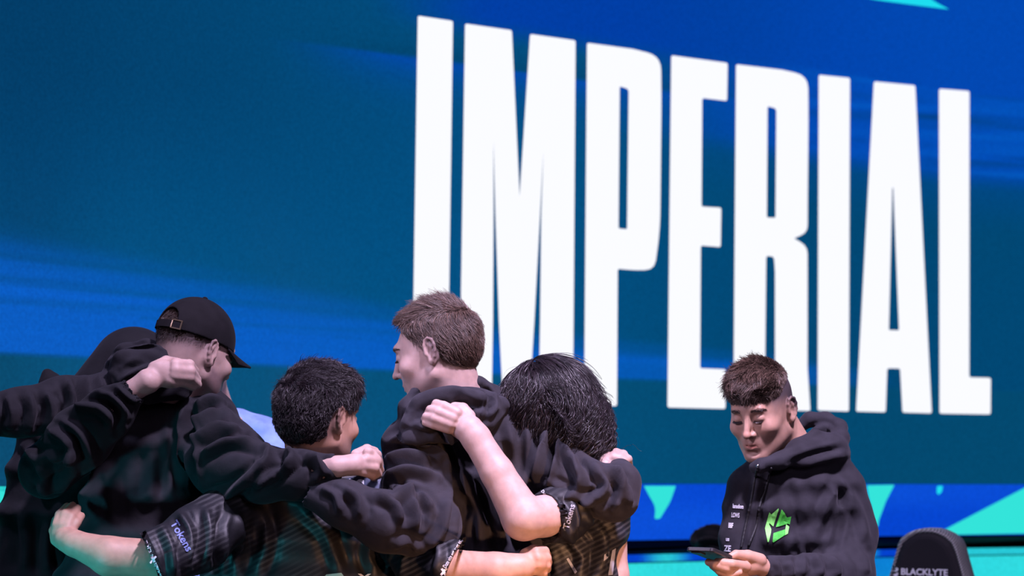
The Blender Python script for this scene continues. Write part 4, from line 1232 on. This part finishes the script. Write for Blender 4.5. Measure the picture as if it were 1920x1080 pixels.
    flow = blend_flow(fr, (0.5, 0.6, -0.1), (0.15, -0.25, -1.0), 0.02, 0.10, 1.1)
    short_hair(fr, root, [((0, -0.022, 0.036), (0.084, 0.106, 0.097)), ((0, 0.03, 0.085), (0.066, 0.062, 0.046)), ((0, -0.06, -0.005), (0.072, 0.062, 0.078))],
               [((0, 0.135, 0.0), (0.12, 0.073, 0.075)), ((0.087, -0.004, -0.016), (0.032, 0.038, 0.050)), ((-0.085, 0.006, -0.025), (0.03, 0.036, 0.046)), ((0, 0.03, -0.125), (0.12, 0.15, 0.075)), ((0.09, 0.078, 0.0), (0.04, 0.042, 0.06)), ((-0.09, 0.078, 0.0), (0.04, 0.042, 0.06))],
               M_HAIR_DARK, 11000, 0.026, flow, 0.36, rad=0.0005, wave=0.6, jitter=.20, rough=1.6, lengthf=lambda q: 0.25 + 0.85 * sm(0.0, 0.08, q[:, 2]))
    p = P(580, 1340, 6.1); lower_body(root, p[0], p[1], 0.86)

# ------------------------------------------------------------------ F, on the far side of the huddle
def person_f():
    root = person_root('person', 'bearded person in a pale screen-lit T-shirt facing the camera, mostly hidden behind the capped man', P(420, 900, 6.95)[:2])
    fr = Frame(P(374, 676, 6.9), 186, 8, 0, 0.97)
    f = Field(); head(f, fr)
    f.cone(fr.to((0, -0.03, -0.03)), P(400, 790, 6.95), 0.058, 0.066, 0.03)
    hv, hq = f.mesh(0.0035, 1)
    tone = face_tone(hv, fr, stubble=1.6, fade=lambda q: sm(0.05, 0.07, q[:, 2]) * 0.9)
    hand = Field()
    ra = [(505, 835, 6.9, 40), (520, 900, 6.7, 32), (485, 880, 6.4, 24), (470, 850, 6.22, 20)]
    hand_px(hand, ra[1:], [(464, 836, 6.18, 20, 18, 0.016)],
            [[(455, 825, 6.17, 9), (448, 800, 6.16, 8), (449, 787, 6.15, 6.5)], [(462, 824, 6.15, 9), (456, 808, 6.12, 8), (455, 797, 6.1, 6.5)], [(470, 826, 6.13, 9), (474, 817, 6.10, 8), (482, 823, 6.05, 6.5)], [(478, 832, 6.13, 8), (486, 828, 6.10, 7), (492, 833, 6.06, 6)], [(452, 845, 6.16, 9), (444, 835, 6.13, 8), (440, 826, 6.1, 7)]])
    la = [(345, 830, 6.95, 45), (300, 920, 6.95, 40), (290, 1010, 6.9, 30), (300, 1080, 6.85, 24)]
    hand_generic(hand, P(302, 1090, 6.85), (0, -.1, -1), (-1, -.3, 0))
    av, aq = hand.mesh(0.005, 1)
    secs = [(375, 455, 765, 6.95, .06), (335, 525, 800, 6.95, .10), (320, 545, 850, 6.95, .12), (325, 545, 950, 6.95, .125), (335, 535, 1080, 6.95, .12), (335, 535, 1250, 6.95, .12)]
    bv, bq = inner_body(secs, [la, ra], 0)
    set_skin(root, [(hv, hq), (av, aq), (bv, bq)], M_SKIN, tone)
    g = Field(); g.torso(secs); g.chain([(490, 820, 6.95, 38), (515, 870, 6.85, 40)], .03); g.chain([(350, 820, 6.95, 40), (315, 890, 6.95, 44)], .03)
    V, Q = g.mesh(0.008, 2); V = folds(V, Q, [], .003)
    obj('t_shirt', V, Q, M_PALE, root, True)
    flow = lambda p, gr: np.repeat(np.array(fr.R @ np.array((0.1, 0.5, -0.8)))[None], len(p), 0)
    short_hair(fr, root, [((0, -0.022, 0.036), (0.082, 0.104, 0.095))], [((0, 0.135, -0.01), (0.12, 0.075, 0.085)), ((0, 0.03, -0.125), (0.12, 0.17, 0.10))], M_HAIR_DARK, 2500, 0.02, flow, 0.3, rad=.0005)
    face_hair(root, fr, M_HAIR_DARK, f=f)
    # beard
    b = Field(); b.local(fr, 'ell', (0, 0.045, -0.085), (0.054, 0.058, 0.042), k=.01); b.local(fr, 'ell', (0, 0.11, -0.052), (0.03, 0.04, 0.022), k=.008, op=-1); b.local(fr, 'ell', (0, 0.0, -0.03), (0.09, 0.06, 0.06), k=.008, op=-1)
    V, Q = b.mesh(.004, 1); obj('beard', V, Q, M_HAIR_DARK, root, True)
    p = P(435, 1250, 6.95); lower_body(root, p[0], p[1], 0.9)

# ------------------------------------------------------------------ G, long wavy hair
def person_g():
    root = person_root('person', 'person with long dark wavy hair, arm laid across the tallest man', P(1080, 900, 6.2)[:2])
    fr = Frame(P(1028, 762, 6.15), 8, 10, -4, 0.96)
    f = Field(); head(f, fr, ears=())
    f.cone(fr.to((0, -0.03, -0.03)), P(1058, 870, 6.2), 0.056, 0.064, 0.03)
    hv, hq = f.mesh(0.005, 1)
    fa = [(1065, 955, 5.99, 32), (1020, 968, 5.92, 38), (982, 972, 5.88, 41), (932, 886, 5.90, 31), (893, 822, 5.92, 27), (880, 805, 5.925, 27)]
    ra = [(1140, 930, 6.2, 40), (1146, 1010, 6.24, 30), (1150, 1080, 6.24, 27), (1130, 1180, 6.2, 24)]
    hand = Field()
    hand_px(hand, fa, [(862, 796, 5.935, 33, 25, 0.017, 38), (850, 785, 5.935, 26, 24, 0.014, 38)],
            [[(856, 774, 5.925, 11), (832, 762, 5.93, 10), (818, 757, 5.95, 8.5), (812, 764, 5.985, 7)], [(850, 784, 5.92, 11), (822, 772, 5.925, 10), (807, 768, 5.945, 8.5), (801, 776, 5.98, 7)],
             [(845, 795, 5.92, 11), (815, 784, 5.925, 10), (800, 781, 5.945, 8.5), (795, 788, 5.98, 7)], [(842, 804, 5.925, 10), (814, 796, 5.93, 9), (799, 792, 5.945, 8), (796, 798, 5.975, 6.5)],
             [(880, 780, 5.94, 12), (868, 766, 5.95, 11), (850, 762, 5.97, 9)]], fk=.0022)
    hand.chain(ra[1:], .02); hand_generic(hand, P(1128, 1185, 6.2), (-.3, -.2, -1), (1, -.3, 0))
    av, aq = hand.mesh(0.003, 1)
    secs = [(1010, 1110, 868, 6.2, .06), (962, 1158, 900, 6.2, .095), (975, 1168, 950, 6.2, .115), (992, 1165, 1005, 6.2, .12), (1000, 1149, 1080, 6.2, .12), (990, 1150, 1250, 6.2, .12), (990, 1150, 1340, 6.2, .12)]
    bv, bq = inner_body(secs, [[(1075, 940, 6.1, 40), fa[0], fa[1]], ra[:2]], 0)
    set_skin(root, [(hv, hq), (av, aq), (bv, bq)], M_SKIN, None)
    g = Field(); g.torso(secs)
    g.chain([(1090, 938, 6.12, 50), (1055, 962, 5.98, 51), (1015, 972, 5.92, 48)], .03)
    g.chain([(1135, 920, 6.2, 42), (1142, 985, 6.24, 38)], .03)
    c0, n0 = P(1025, 968, 5.93), P(1000, 975, 5.9) - P(1040, 962, 5.95)
    g.half(c0, n0, c0 - .075, c0 + .075, .002)
    g.chain([(960, 985, 5.88, 44), (1018, 971, 5.915, 43)], .003, -1)
    V, Q = g.mesh(0.005, 2)
    fl = [([(1060,1000),(1090,1040),(1085,1080)], 10, .009), ([(1100,970),(1130,1010),(1125,1075)], 10, .009), ([(1040,940),(1060,965),(1055,1000)], 8, .008), ([(1070,940),(1080,975),(1070,1005)], 8, .008), ([(1020,1030),(1030,1080)], 9, -.008)]
    V = folds(V, Q, fl, noise=.002)
    jer = obj('jersey', V, Q, M_JERSEY, root, True)
    bv_ = bvh_of(V, Q)
    lay('sleeve_cuff', poly_bm([[(1009,914),(1020,912),(1037,935),(1048,962),(1051,988),(1044,1010),(1035,1018),(1030,1012),(1040,985),(1038,962),(1028,938)]]), bv_, M_HOOD_DK, jer, .001)
    for i, (t, o, a) in enumerate((('Dum vita', (1014, 921), 52), ('est, spes', (1036, 947), 76), ('est', (1045, 975), 92))):
        lay('cuff_lettering', text_bm(t, o, 8.5, a, 0.012, 0.85), bv_, M_PRINT, jer, .0025, 4)
    lay('cuff_mark', poly_bm([[(1043,990),(1045,988),(1050,998),(1048,1000)], [(1049,988),(1051,990),(1043,1000),(1041,998)]]), bv_, M_PRINT, jer, .003, 4)
    lay('sleeve_lettering', text_bm('Tokens', (1066, 993), 16, -75, 0.02), bv_, M_PRINT_DIM, jer, .0025, 4)
    for q in ([(1148,1032),(1155,1028),(1149,1078),(1140,1079)], [(1133,1040),(1143,1034),(1140,1046),(1132,1052)], [(1062,1048),(1066,1046),(1082,1072),(1078,1076)]): lay('side_print', poly_bm([q]), bv_, M_PRINT_DIM, jer, .003, 5)
    # hair
    h = Field()
    h.ellp(1030, 737, 6.12, 76, 68, 0.105, .03); h.ellp(1030, 770, 6.12, 70, 75, 0.10, .04)
    h.ellp(1074, 795, 6.1, 54, 64, 0.085, .04); h.chain([(985, 745, 6.1, 36), (1000, 790, 6.1, 42), (1040, 830, 6.1, 45), (1090, 840, 6.1, 38)], .03)
    h.chain([(1100, 780, 6.12, 36), (1108, 830, 6.12, 27), (1104, 852, 6.12, 20)], .02)
    V, Q = h.mesh(.005, 2)
    Nn = vnormals(V, Q)
    V2 = V + Nn * (0.006 * noise3(V * np.array((1, 1, .35)), 60) + 0.006 * noise3(V, 25) - .006)[:, None]
    hair = obj('hair', V2, Q, M_SCALP_DARK, root, True, label='long dark wavy hair')
    xs = P(1018, 700, 6.1)
    flow = lambda p, gr: np.stack(((0.15 + 0.5 * np.tanh((p[:, 0] - xs[0]) * 14)) * sm(-.12, .1, p[:, 2] - xs[2]) + .18, 0 * p[:, 0] - .15, -1.0 + 0 * p[:, 0]), 1) + .5 * np.stack((noise3(p, 18), noise3(p + 3, 18), 0 * p[:, 0]), 1)
    wamp = lambda p: 0.06 + sm(-0.02, 0.11, xs[2] - p[:, 2])
    r = sample(V, Q, 7000)
    G_ = grow(h, r, flow, 14, 0.13, 0.05, .06, .003, wave=0.9, wfreq=9.0, seed=9, wamp=wamp)
    strands('hair_strands', G_, 0.00055, M_HAIR_DARK, hair)
    r = sample(V, Q, 1500)
    G_ = grow(h, r, flow, 18, 0.15, 0.05, .05, .004, wave=1.1, wfreq=10.0, seed=12, wamp=wamp)
    strands('hair_lock', G_, 0.0017, M_HAIR_DARK, hair, 0.2)
    r = sample(V, Q, 160, lambda c: (c[:, 0] > P(1085, 0, 6.1)[0]) * 1.0 + .15)
    G_ = grow(h, r, flow, 16, 0.10, 0.22, .2, .003, wave=0.9, wfreq=12.0, seed=10)
    strands('flyaway_hair', G_, 0.00035, M_HAIR_DARK, hair)
    pts = np.array([[P(*q, 6.06) for q in ((1098, 715), (1106, 722), (1114, 730), (1120, 736), (1126, 738), (1131, 735), (1131, 732))], [P(*q, 6.07) for q in ((1096, 712), (1108, 727), (1112, 738), (1118, 745), (1126, 743), (1128, 737), (1122, 733))]])
    strands('loose_curl', pts, 0.0007, M_HAIR_DARK, hair)
    p = P(1070, 1340, 6.2); lower_body(root, p[0], p[1], 0.84)

# ------------------------------------------------------------------ H, with the phone
def person_h():
    root = person_root('person', 'man with a green emblem on black hoodie, standing apart looking down at a phone', P(1500, 900, 6.3)[:2])
    fr = Frame(P(1428, 769, 6.25), 150, 22, 2, 0.95)
    f = Field(); head(f, fr, ears=(-1,))
    f.cone(fr.to((0, -0.035, -0.03)), P(1495, 880, 6.34), 0.060, 0.068, 0.03)
    hv, hq = f.mesh(0.0022, 1)
    fadef = lambda q: np.clip(sm(-0.015, 0.055, q[:, 2] + 0.25 * np.clip(q[:, 1] - 0.03, -.03, 1) * -1) * sm(0.07, 0.045, q[:, 1]) * 0.95 + sm(-.06, -.02, q[:, 2]) * sm(-.01, -.03, q[:, 1]) * .7, 0, .95)
    tone = face_tone(hv, fr, stubble=0.35, fade=fadef, cheek=.25, fade_col=(0.09, 0.13, 0.22))
    lf = [(1520, 1080, 6.08, 18), (1455, 1071, 6.0, 14), (1430, 1064, 5.985, 18)]
    hand = Field()
    hand_px(hand, lf, [(1405, 1060, 5.97, 27, 20, 0.022, 5)],
            [[(1424, 1051, 5.97, 14), (1402, 1043, 5.955, 12), (1380, 1040, 5.94, 9), (1367, 1045, 5.93, 6.5)], [(1398, 1063, 5.935, 11), (1372, 1058, 5.90, 9.5), (1354, 1055, 5.90, 8.5), (1345, 1053, 5.915, 7)],
             [(1393, 1069, 5.945, 10), (1362, 1066, 5.90, 9), (1342, 1060, 5.90, 8), (1328, 1054, 5.925, 7)], [(1393, 1076, 5.95, 10), (1366, 1076, 5.91, 9), (1348, 1069, 5.91, 8), (1336, 1061, 5.93, 7)],
             [(1395, 1083, 5.96, 9), (1372, 1085, 5.93, 8), (1358, 1079, 5.92, 7), (1346, 1071, 5.935, 6)]], fk=.0025)
    rf = [(1392, 1110, 6.2, 32), (1370, 1112, 6.06, 24)]
    hand.chain(rf, .02); hand_generic(hand, P(1365, 1112, 6.03), (-.25, -1, .1), (-.9, .2, -.3))
    av, aq = hand.mesh(0.0028, 1)
    secs = [(1440, 1560, 838, 6.34, .06), (1412, 1582, 868, 6.34, .09), (1385, 1602, 905, 6.34, .115), (1368, 1612, 950, 6.34, .125), (1366, 1612, 1010, 6.34, .13), (1366, 1610, 1080, 6.34, .13), (1370, 1612, 1250, 6.34, .13), (1375, 1605, 1330, 6.34, .13)]
    la = [(1575, 915, 6.32, 42), (1594, 1000, 6.3, 47), (1588, 1082, 6.22, 49), (1520, 1080, 6.08, 38), (1446, 1068, 6.0, 27)]
    ra = [(1405, 915, 6.3, 40), (1392, 1010, 6.28, 38), (1396, 1105, 6.22, 38), (1376, 1112, 6.1, 28)]
    bv, bq = inner_body(secs, [la, ra], 0)
    set_skin(root, [(hv, hq), (av, aq), (bv, bq)], M_SKIN_TAN, tone)
    g = Field(); g.torso(secs); g.chain(la, .03); g.chain(ra, .03)
    g.chain([(1416, 876, 6.2, 12), (1428, 872, 6.19, 13), (1462, 864, 6.2, 16), (1497, 848, 6.22, 19), (1530, 828, 6.27, 22)], .012)
    g.chain([(1530, 835, 6.28, 24), (1562, 838, 6.29, 24), (1575, 822, 6.33, 17), (1572, 802, 6.38, 16), (1548, 788, 6.42, 15), (1518, 786, 6.42, 13), (1500, 800, 6.42, 12)], .012)
    g.chain([(1500, 850, 6.24, 28), (1555, 848, 6.27, 30), (1580, 850, 6.3, 14)], .02)
    g.chain([(1545, 808, 6.40, 16), (1535, 815, 6.38, 16)], .01)
    g.chain([(1405, 1058, 5.99, 22), (1440, 1067, 6.0, 20)], .003, -1)
    V, Q = g.mesh(0.0046, 1)
    fl = [([(1575,905),(1545,958),(1528,1010)], 10, .011), ([(1585,915),(1612,965),(1625,1020)], 10, .010), ([(1560,895),(1580,940),(1570,1000),(1560,1040)], 8, -.008), ([(1500,1020),(1508,1060),(1500,1080)], 8, .008), ([(1525,1040),(1540,1062),(1535,1082)], 8, .010), ([(1555,1045),(1570,1065),(1568,1082)], 8, .010), ([(1475,1050),(1485,1068),(1480,1085)], 7, .008), ([(1455,1052),(1462,1068),(1458,1085)], 6, .007),
          ([(1424,880),(1412,960),(1398,1030)], 8, .007), ([(1443,880),(1425,960),(1418,1040)], 9, -.006), ([(1455,900),(1470,950),(1475,1030)], 13, .006), ([(1500,870),(1545,862),(1585,852)], 8, .008), ([(1510,815),(1545,800),(1562,812)], 6, .006), ([(1480,868),(1530,850),(1580,838)], 6, -.007), ([(1495,1000),(1480,1030),(1490,1050)], 8, .007), ([(1600,1020),(1620,1050),(1625,1080)], 9, .009), ([(1490,900),(1510,960),(1520,1040)], 12, .006)]
    V = folds(V, Q, fl, gain=.55)
    hoodie = obj('hoodie', V, Q, M_HOOD, root, True)
    bv_ = bvh_of(V, Q)
    M_GREEN = simple('green_print', (0.10, 0.66, 0.07, 1), .6); M_GREEN2 = simple('dark_green_print', (0.05, 0.42, 0.04, 1), .6)
    C = lambda pts: [(1350 + a / 8.307, 920 + b / 8.307) for a, b in pts]
    M_GREEN3 = simple('light_green_print', (0.22, 0.72, 0.14, 1), .6)
    for q, mt in (([(768,335),(800,370),(912,275),(916,292),(830,558),(765,500),(768,530),(800,600),(795,650),(760,800),(742,800),(700,585)], M_GREEN3),
                  ([(960,290),(1005,345),(1042,420),(1110,405),(1085,530),(1062,512),(870,568)], M_GREEN), ([(834,660),(1015,602),(1012,690),(835,805),(818,796)], M_GREEN2), ([(1030,522),(1078,560),(1058,670),(1015,692),(1018,600)], M_GREEN3)):
        lay('emblem', poly_bm([C(q)]), bv_, mt, hoodie, .002, 4)
    lay('emblem_shade', poly_bm([C([(975,385),(1042,422),(1108,407),(1085,528),(1060,512),(905,562)])]), bv_, M_GREEN2, hoodie, .0028, 4)
    for t, x, y, sz, st in (('lansdom', 195, 268, 92, .55), ('LOWS', 175, 410, 100, .45), ('BBF', 128, 575, 110, .42), ('us', 88, 780, 90, .7), ('ZE', 60, 940, 130, .72)):
        lay('chest_lettering', text_bm(t, C([(x, y)])[0], sz / 8.307, 4, .03, st), bv_, M_PRINT, hoodie, .002, 4)
    # draw cords and eyelet
    M_CORD = simple('black_cord', (0.008, 0.008, 0.01, 1), .7)
    for pts in ([(1420, 876), (1414, 905), (1408, 940), (1398, 985), (1390, 1025)], [(1446, 878), (1436, 915), (1424, 950), (1418, 985), (1404, 1022)]):
        c = spline(pts, 5); P3 = []
        for a, b in c:
            dr = Vector(P(a, b, 1.0) - CAM).normalized(); hit = bv_.ray_cast(Vector(CAM), dr)
            P3.append(np.array(hit[0] - dr * .003) if hit[0] else P(a, b, 6.15))
        cf = Field()
        for a, b in zip(P3[:-1], P3[1:]): cf.cone(a, b, .0032, .0032, .002)
        v, q = cf.mesh(.0018, 1); obj('draw_cord', v, q, M_CORD, hoodie, True)
    dr = Vector(P(1421, 873, 1) - CAM).normalized(); hit = bv_.ray_cast(Vector(CAM), dr)
    if hit[0]:
        ef = Field(); ef.ell(np.array(hit[0] - dr * .001), (.0045, .0045, .0045), .002); v, q = ef.mesh(.0013, 1); obj('eyelet', v, q, simple('steel_eyelet', (.7, .7, .7, 1), .2, 1.0), hoodie, True)
    flow = blend_flow(fr, (-0.15, 1.0, -0.15), (0, 0.4, -1.0), 0.045, 0.10, 1.6)
    short_hair(fr, root, [((0, -0.018, 0.042), (0.0745, 0.100, 0.090)), ((0, 0.024, 0.090), (0.060, 0.066, 0.038))],
               [((0, 0.130, 0.004), (0.12, 0.058, 0.070)), ((0, -0.02, -0.06), (0.2, 0.2, 0.108)), ((0, -0.065, -0.02), (0.2, 0.122, 0.096))],
               M_HAIR_BROWN, 9000, 0.023, flow, 0.42, rad=0.0005, jitter=.28, rough=2.2, lengthf=lambda q: (0.35 + 0.8 * sm(0.04, 0.09, q[:, 2])) * (0.3 + 0.7 * sm(-0.02, 0.04, q[:, 1] + (q[:, 2] - 0.08))))
    face_hair(root, fr, M_HAIR_DKBROWN, f=f)
    p = P(1490, 1330, 6.34); lower_body(root, p[0], p[1], 0.86, 180)
    # phone
    ph = empty('mobile_phone', P(1340, 1041, 5.93), 'dark mobile phone held in the left hand of the man with the green emblem', 'phone')
    fwd = nrm(np.array((-0.55, -0.80, 0.22))); sd = nrm(np.cross(fwd, (0, 0, 1))); nm = np.cross(sd, fwd)
    def slab(name, l, w_, t, off, m, r=.009, par=ph):
        vs, fs = [], []
        ring = arcpts([(-w_ / 2, -l / 2), (w_ / 2, -l / 2), (w_ / 2, l / 2), (-w_ / 2, l / 2)], 1e-9)
        ring = []
        for cx, cy, a0 in ((w_/2-r, l/2-r, 0), (-w_/2+r, l/2-r, 90), (-w_/2+r, -l/2+r, 180), (w_/2-r, -l/2+r, 270)):
            for k in range(5):
                a = math.radians(a0 + 22.5 * k); ring.append((cx + r * math.cos(a), cy + r * math.sin(a)))
        C0 = np.array(ph.location)
        for dz, inset in ((-t/2, .0015), (-t/2 + .0015, 0), (t/2 - .0015, 0), (t/2, .0015)):
            for a, b in ring:
                q = 1 - inset / (w_ / 2); vs.append(C0 + sd * (a * q + off[0]) + fwd * (b * q + off[1]) + nm * (dz + off[2]))
        n = len(ring)
        for k in range(3):
            for i in range(n): fs.append((k*n+i, k*n+(i+1) % n, (k+1)*n+(i+1) % n, (k+1)*n+i))
        fs.append(tuple(range(n))[::-1]); fs.append(tuple(range(3*n, 4*n)))
        return obj(name, np.array(vs), fs, m, par)
    slab('phone_body', .148, .074, .0095, (0, 0, 0), simple('phone_dark', (.02, .02, .024, 1), .3))
    slab('screen', .138, .066, .001, (0, 0, .0050), simple('phone_glass', (.01, .01, .012, 1), .1), .006)
    slab('camera_bump', .03, .03, .003, (.016, .05, -.0058), simple('phone_lens', (.01, .01, .012, 1), .15), .006)
person_b(); person_a(); person_d(); person_f(); person_g(); person_h()
# ================================================================== gaming chairs and the jacket
M_CH_BLACK = simple('chair_leatherette', (0.010, 0.009, 0.012, 1), 0.8, bump=(700, .15, .001), spec=0.2)
M_CH_PLASTIC = simple('chair_plastic', (0.015, 0.015, 0.017, 1), 0.4)
M_CH_METAL = simple('chair_gas_lift', (0.25, 0.25, 0.27, 1), 0.25, 1.0)
def twill(name):
    m, nt, b = newmat(name)
    tc = N(nt, 'ShaderNodeTexCoord'); mp = N(nt, 'ShaderNodeMapping'); mp.inputs['Rotation'].default_value = (0, math.radians(38), 0)
    wv = N(nt, 'ShaderNodeTexWave', bands_direction='Z', inp={'Scale': 42.0, 'Distortion': 0.0})
    cr_ = N(nt, 'ShaderNodeMapRange', inp={1: .25, 2: .75, 3: 0.06, 4: 0.26})
    bp = N(nt, 'ShaderNodeBump', inp={'Strength': .6, 'Distance': .002})
    nt.links.new(tc.outputs['Object'], mp.inputs[0]); nt.links.new(mp.outputs[0], wv.inputs['Vector'])
    nt.links.new(wv.outputs['Fac'], cr_.inputs[0]); nt.links.new(cr_.outputs[0], b.inputs['Base Color'])
    nt.links.new(wv.outputs['Fac'], bp.inputs['Height']); nt.links.new(bp.outputs['Normal'], b.inputs['Normal'])
    b.inputs['Roughness'].default_value = .42
    return m
M_TWILL = twill('carbon_twill')
CH_PROF = [(1.110, .125), (1.175, .106), (1.205, .098), (1.225, .087), (1.241, .066), (1.252, .042), (1.2575, .018)]
def make_chair(px, d, top_y, label, words):
    base = P(px, top_y, d); zt = base[2]; dz = zt - 1.262
    root = empty('gaming_chair', (base[0], base[1] + .05, 0), label, 'chair')
    ax = nrm(np.array((0.90, -0.436, 0))); nb = np.array((-ax[1], ax[0], 0))      # width direction, depth direction away from the camera
    O = np.array((base[0], base[1], 0))
    prof = [(.50, .20), (.60, .225), (.75, .245), (.88, .235), (.98, .190)] + CH_PROF
    def ring(k, dep, inset, zi):
        w = lambda h: h - inset * min(1.0, h / 0.11)
        left = [(-w(h), z - (zi if z > 1.2 else 0)) for z, h in prof]; right = [(w(h), z - (zi if z > 1.2 else 0)) for z, h in prof][::-1]
        return [O + ax * a + nb * dep + np.array((0, 0, z + dz)) for a, z in left + right]
    def loft(name, rings, mat, cap0, cap1, smooth=True, par=root):
        vs = [p for r in rings for p in r]; n = len(rings[0]); fs = []
        for k in range(len(rings) - 1):
            for i in range(n): fs.append((k*n+i, k*n+(i+1) % n, (k+1)*n+(i+1) % n, (k+1)*n+i))
        if cap0: fs.append(tuple(range(n))[::-1])
        if cap1: fs.append(tuple(range((len(rings)-1)*n, len(rings)*n)))
        return obj(name, np.array(vs), fs, mat, par, smooth)
    # soft centre panel, rounded into its seam
    bk = loft('backrest', [ring(0, -.012, .034, .030), ring(0, -.010, .024, .022), ring(0, -.002, .012, .012), ring(0, .012, .009, .010)], M_CH_BLACK, True, True, False)
    loft('piping', [ring(0, .004, .012, .012), ring(0, -.003, .007, .007), ring(0, -.001, .002, .002), ring(0, .006, .001, .001)], M_TWILL, False, False)
    loft('side_bolster', [ring(0, .004, .002, .002), ring(0, .020, -.004, -.003), ring(0, .095, -.004, -.003), ring(0, .128, .006, .006)], M_TWILL, False, True)
    def rb(name, c, l, w_, h, r, mat, par=root, rot=0):
        bm = bmesh.new(); bmesh.ops.create_cube(bm, size=1)
        for v in bm.verts: v.co = Vector((v.co.x * l, v.co.y * w_, v.co.z * h))
        bmesh.ops.bevel(bm, geom=bm.edges[:], offset=r, segments=3, affect='EDGES', profile=.6)
        c = np.array(c, float)
        for v in bm.verts: v.co = Vector(O + ax * (v.co.x + c[0]) + nb * (v.co.y + c[1]) + np.array((0, 0, v.co.z + c[2])))
        me = bpy.data.meshes.new(name); bm.to_mesh(me); bm.free(); me.materials.append(mat)
        me.polygons.foreach_set('use_smooth', [True] * len(me.polygons))
        o = bpy.data.objects.new(name, me); COL.objects.link(o); o.parent = par; o.matrix_parent_inverse = Matrix.Translation(-Vector(par.location)); return o
    rb('seat', (0, .33, .47), .50, .50, .10, .04, M_CH_BLACK)
    for s in (-1, 1):
        rb('side_wing', (s*.235, .33, .50), .09, .46, .11, .035, M_TWILL)
        arm = rb('armrest', (s*.31, .30, .70), .09, .26, .03, .012, M_CH_PLASTIC)
        rb('armrest_post', (s*.31, .30, .56), .05, .07, .27, .01, M_CH_PLASTIC, arm)
    def tube(name, a, b, r0, r1, mat, par=root):
        f = Field(); f.cone(O + ax * a[0] + nb * a[1] + np.array((0, 0, a[2])), O + ax * b[0] + nb * b[1] + np.array((0, 0, b[2])), r0, r1, .002)
        v, q = f.mesh(.012, 1); return obj(name, v, q, mat, par, True)
    tube('gas_lift', (0, .32, .14), (0, .32, .42), .028, .028, M_CH_METAL)
    for k in range(5):
        a = math.radians(72 * k + 20); x, y = math.cos(a), math.sin(a)
        lg = tube('base_leg', (0, .32, .12), (x*.31, .32 + y*.31, .085), .032, .022, M_CH_PLASTIC)
        tube('caster', (x*.31 - .012*y, .32 + y*.31 + .012*x, .032), (x*.31 + .012*y, .32 + y*.31 - .012*x, .032), .030, .030, M_CH_PLASTIC, lg)
    if words:
        me = bk.data; V = np.array([v.co[:] for v in me.vertices])
        bv = BVHTree.FromPolygons([tuple(v) for v in V], [tuple(p.vertices) for p in me.polygons])
        lay('back_lettering', text_bm('BLACKLYTE', (1688.5, 1077.2), 17.0, 1.6, .025, .985), bv, M_PRINT, root, .002, 5, 8)
        for q in ([(1673,1062),(1675,1060),(1678,1061),(1679,1064.5),(1683,1064.5),(1684.5,1067),(1683,1070.5),(1679,1072),(1672,1071.5),(1672,1069),(1679,1069),(1680,1067),(1674,1065)], [(1672,1075.5),(1680,1075.5),(1682,1073),(1684,1074),(1684,1078),(1681,1081),(1672,1080)]):
            lay('back_mark', poly_bm([q]), bv, M_PRINT, root, .002, 5, 8)
    return root
make_chair(1738, 8.0, 990, 'black gaming chair with white lettering on its headrest, right of the man with the phone', True)
make_chair(1425, 8.95, 1002, 'second black gaming chair, under a draped jacket, hidden behind the man with the phone', False)
j = Field()
j.chain([(1303, 1008, 8.87, 9), (1320, 1001, 8.87, 12), (1338, 998, 8.87, 14), (1372, 1000, 8.85, 15), (1430, 1000, 8.87, 15), (1480, 1010, 8.90, 14)], .02)
j.chain([(1306, 1014, 8.85, 11), (1330, 1016, 8.83, 16), (1380, 1018, 8.82, 18), (1440, 1020, 8.83, 18)], .02)
j.chain([(1312, 1020, 8.85, 10), (1340, 1022, 8.83, 12), (1370, 1030, 8.82, 16), (1400, 1060, 8.82, 24), (1430, 1090, 8.82, 34)], .02)
j.chain([(1400, 1000, 9.05, 15), (1420, 1050, 9.09, 30), (1430, 1090, 9.09, 34)], .03)
V, Q = j.mesh(.006, 2)
V = folds(V, Q, [([(1298,1008),(1325,1004),(1360,1008)], 5, -.012), ([(1310,1022),(1330,1010),(1362,1015)], 5, .012), ([(1318,992),(1340,990),(1362,996)], 4, .01)], .004)
obj('jacket', V, Q, M_HOOD_DK, None, True, 'black jacket bundled on a chair back, seen left of the man with the phone', 'jacket')
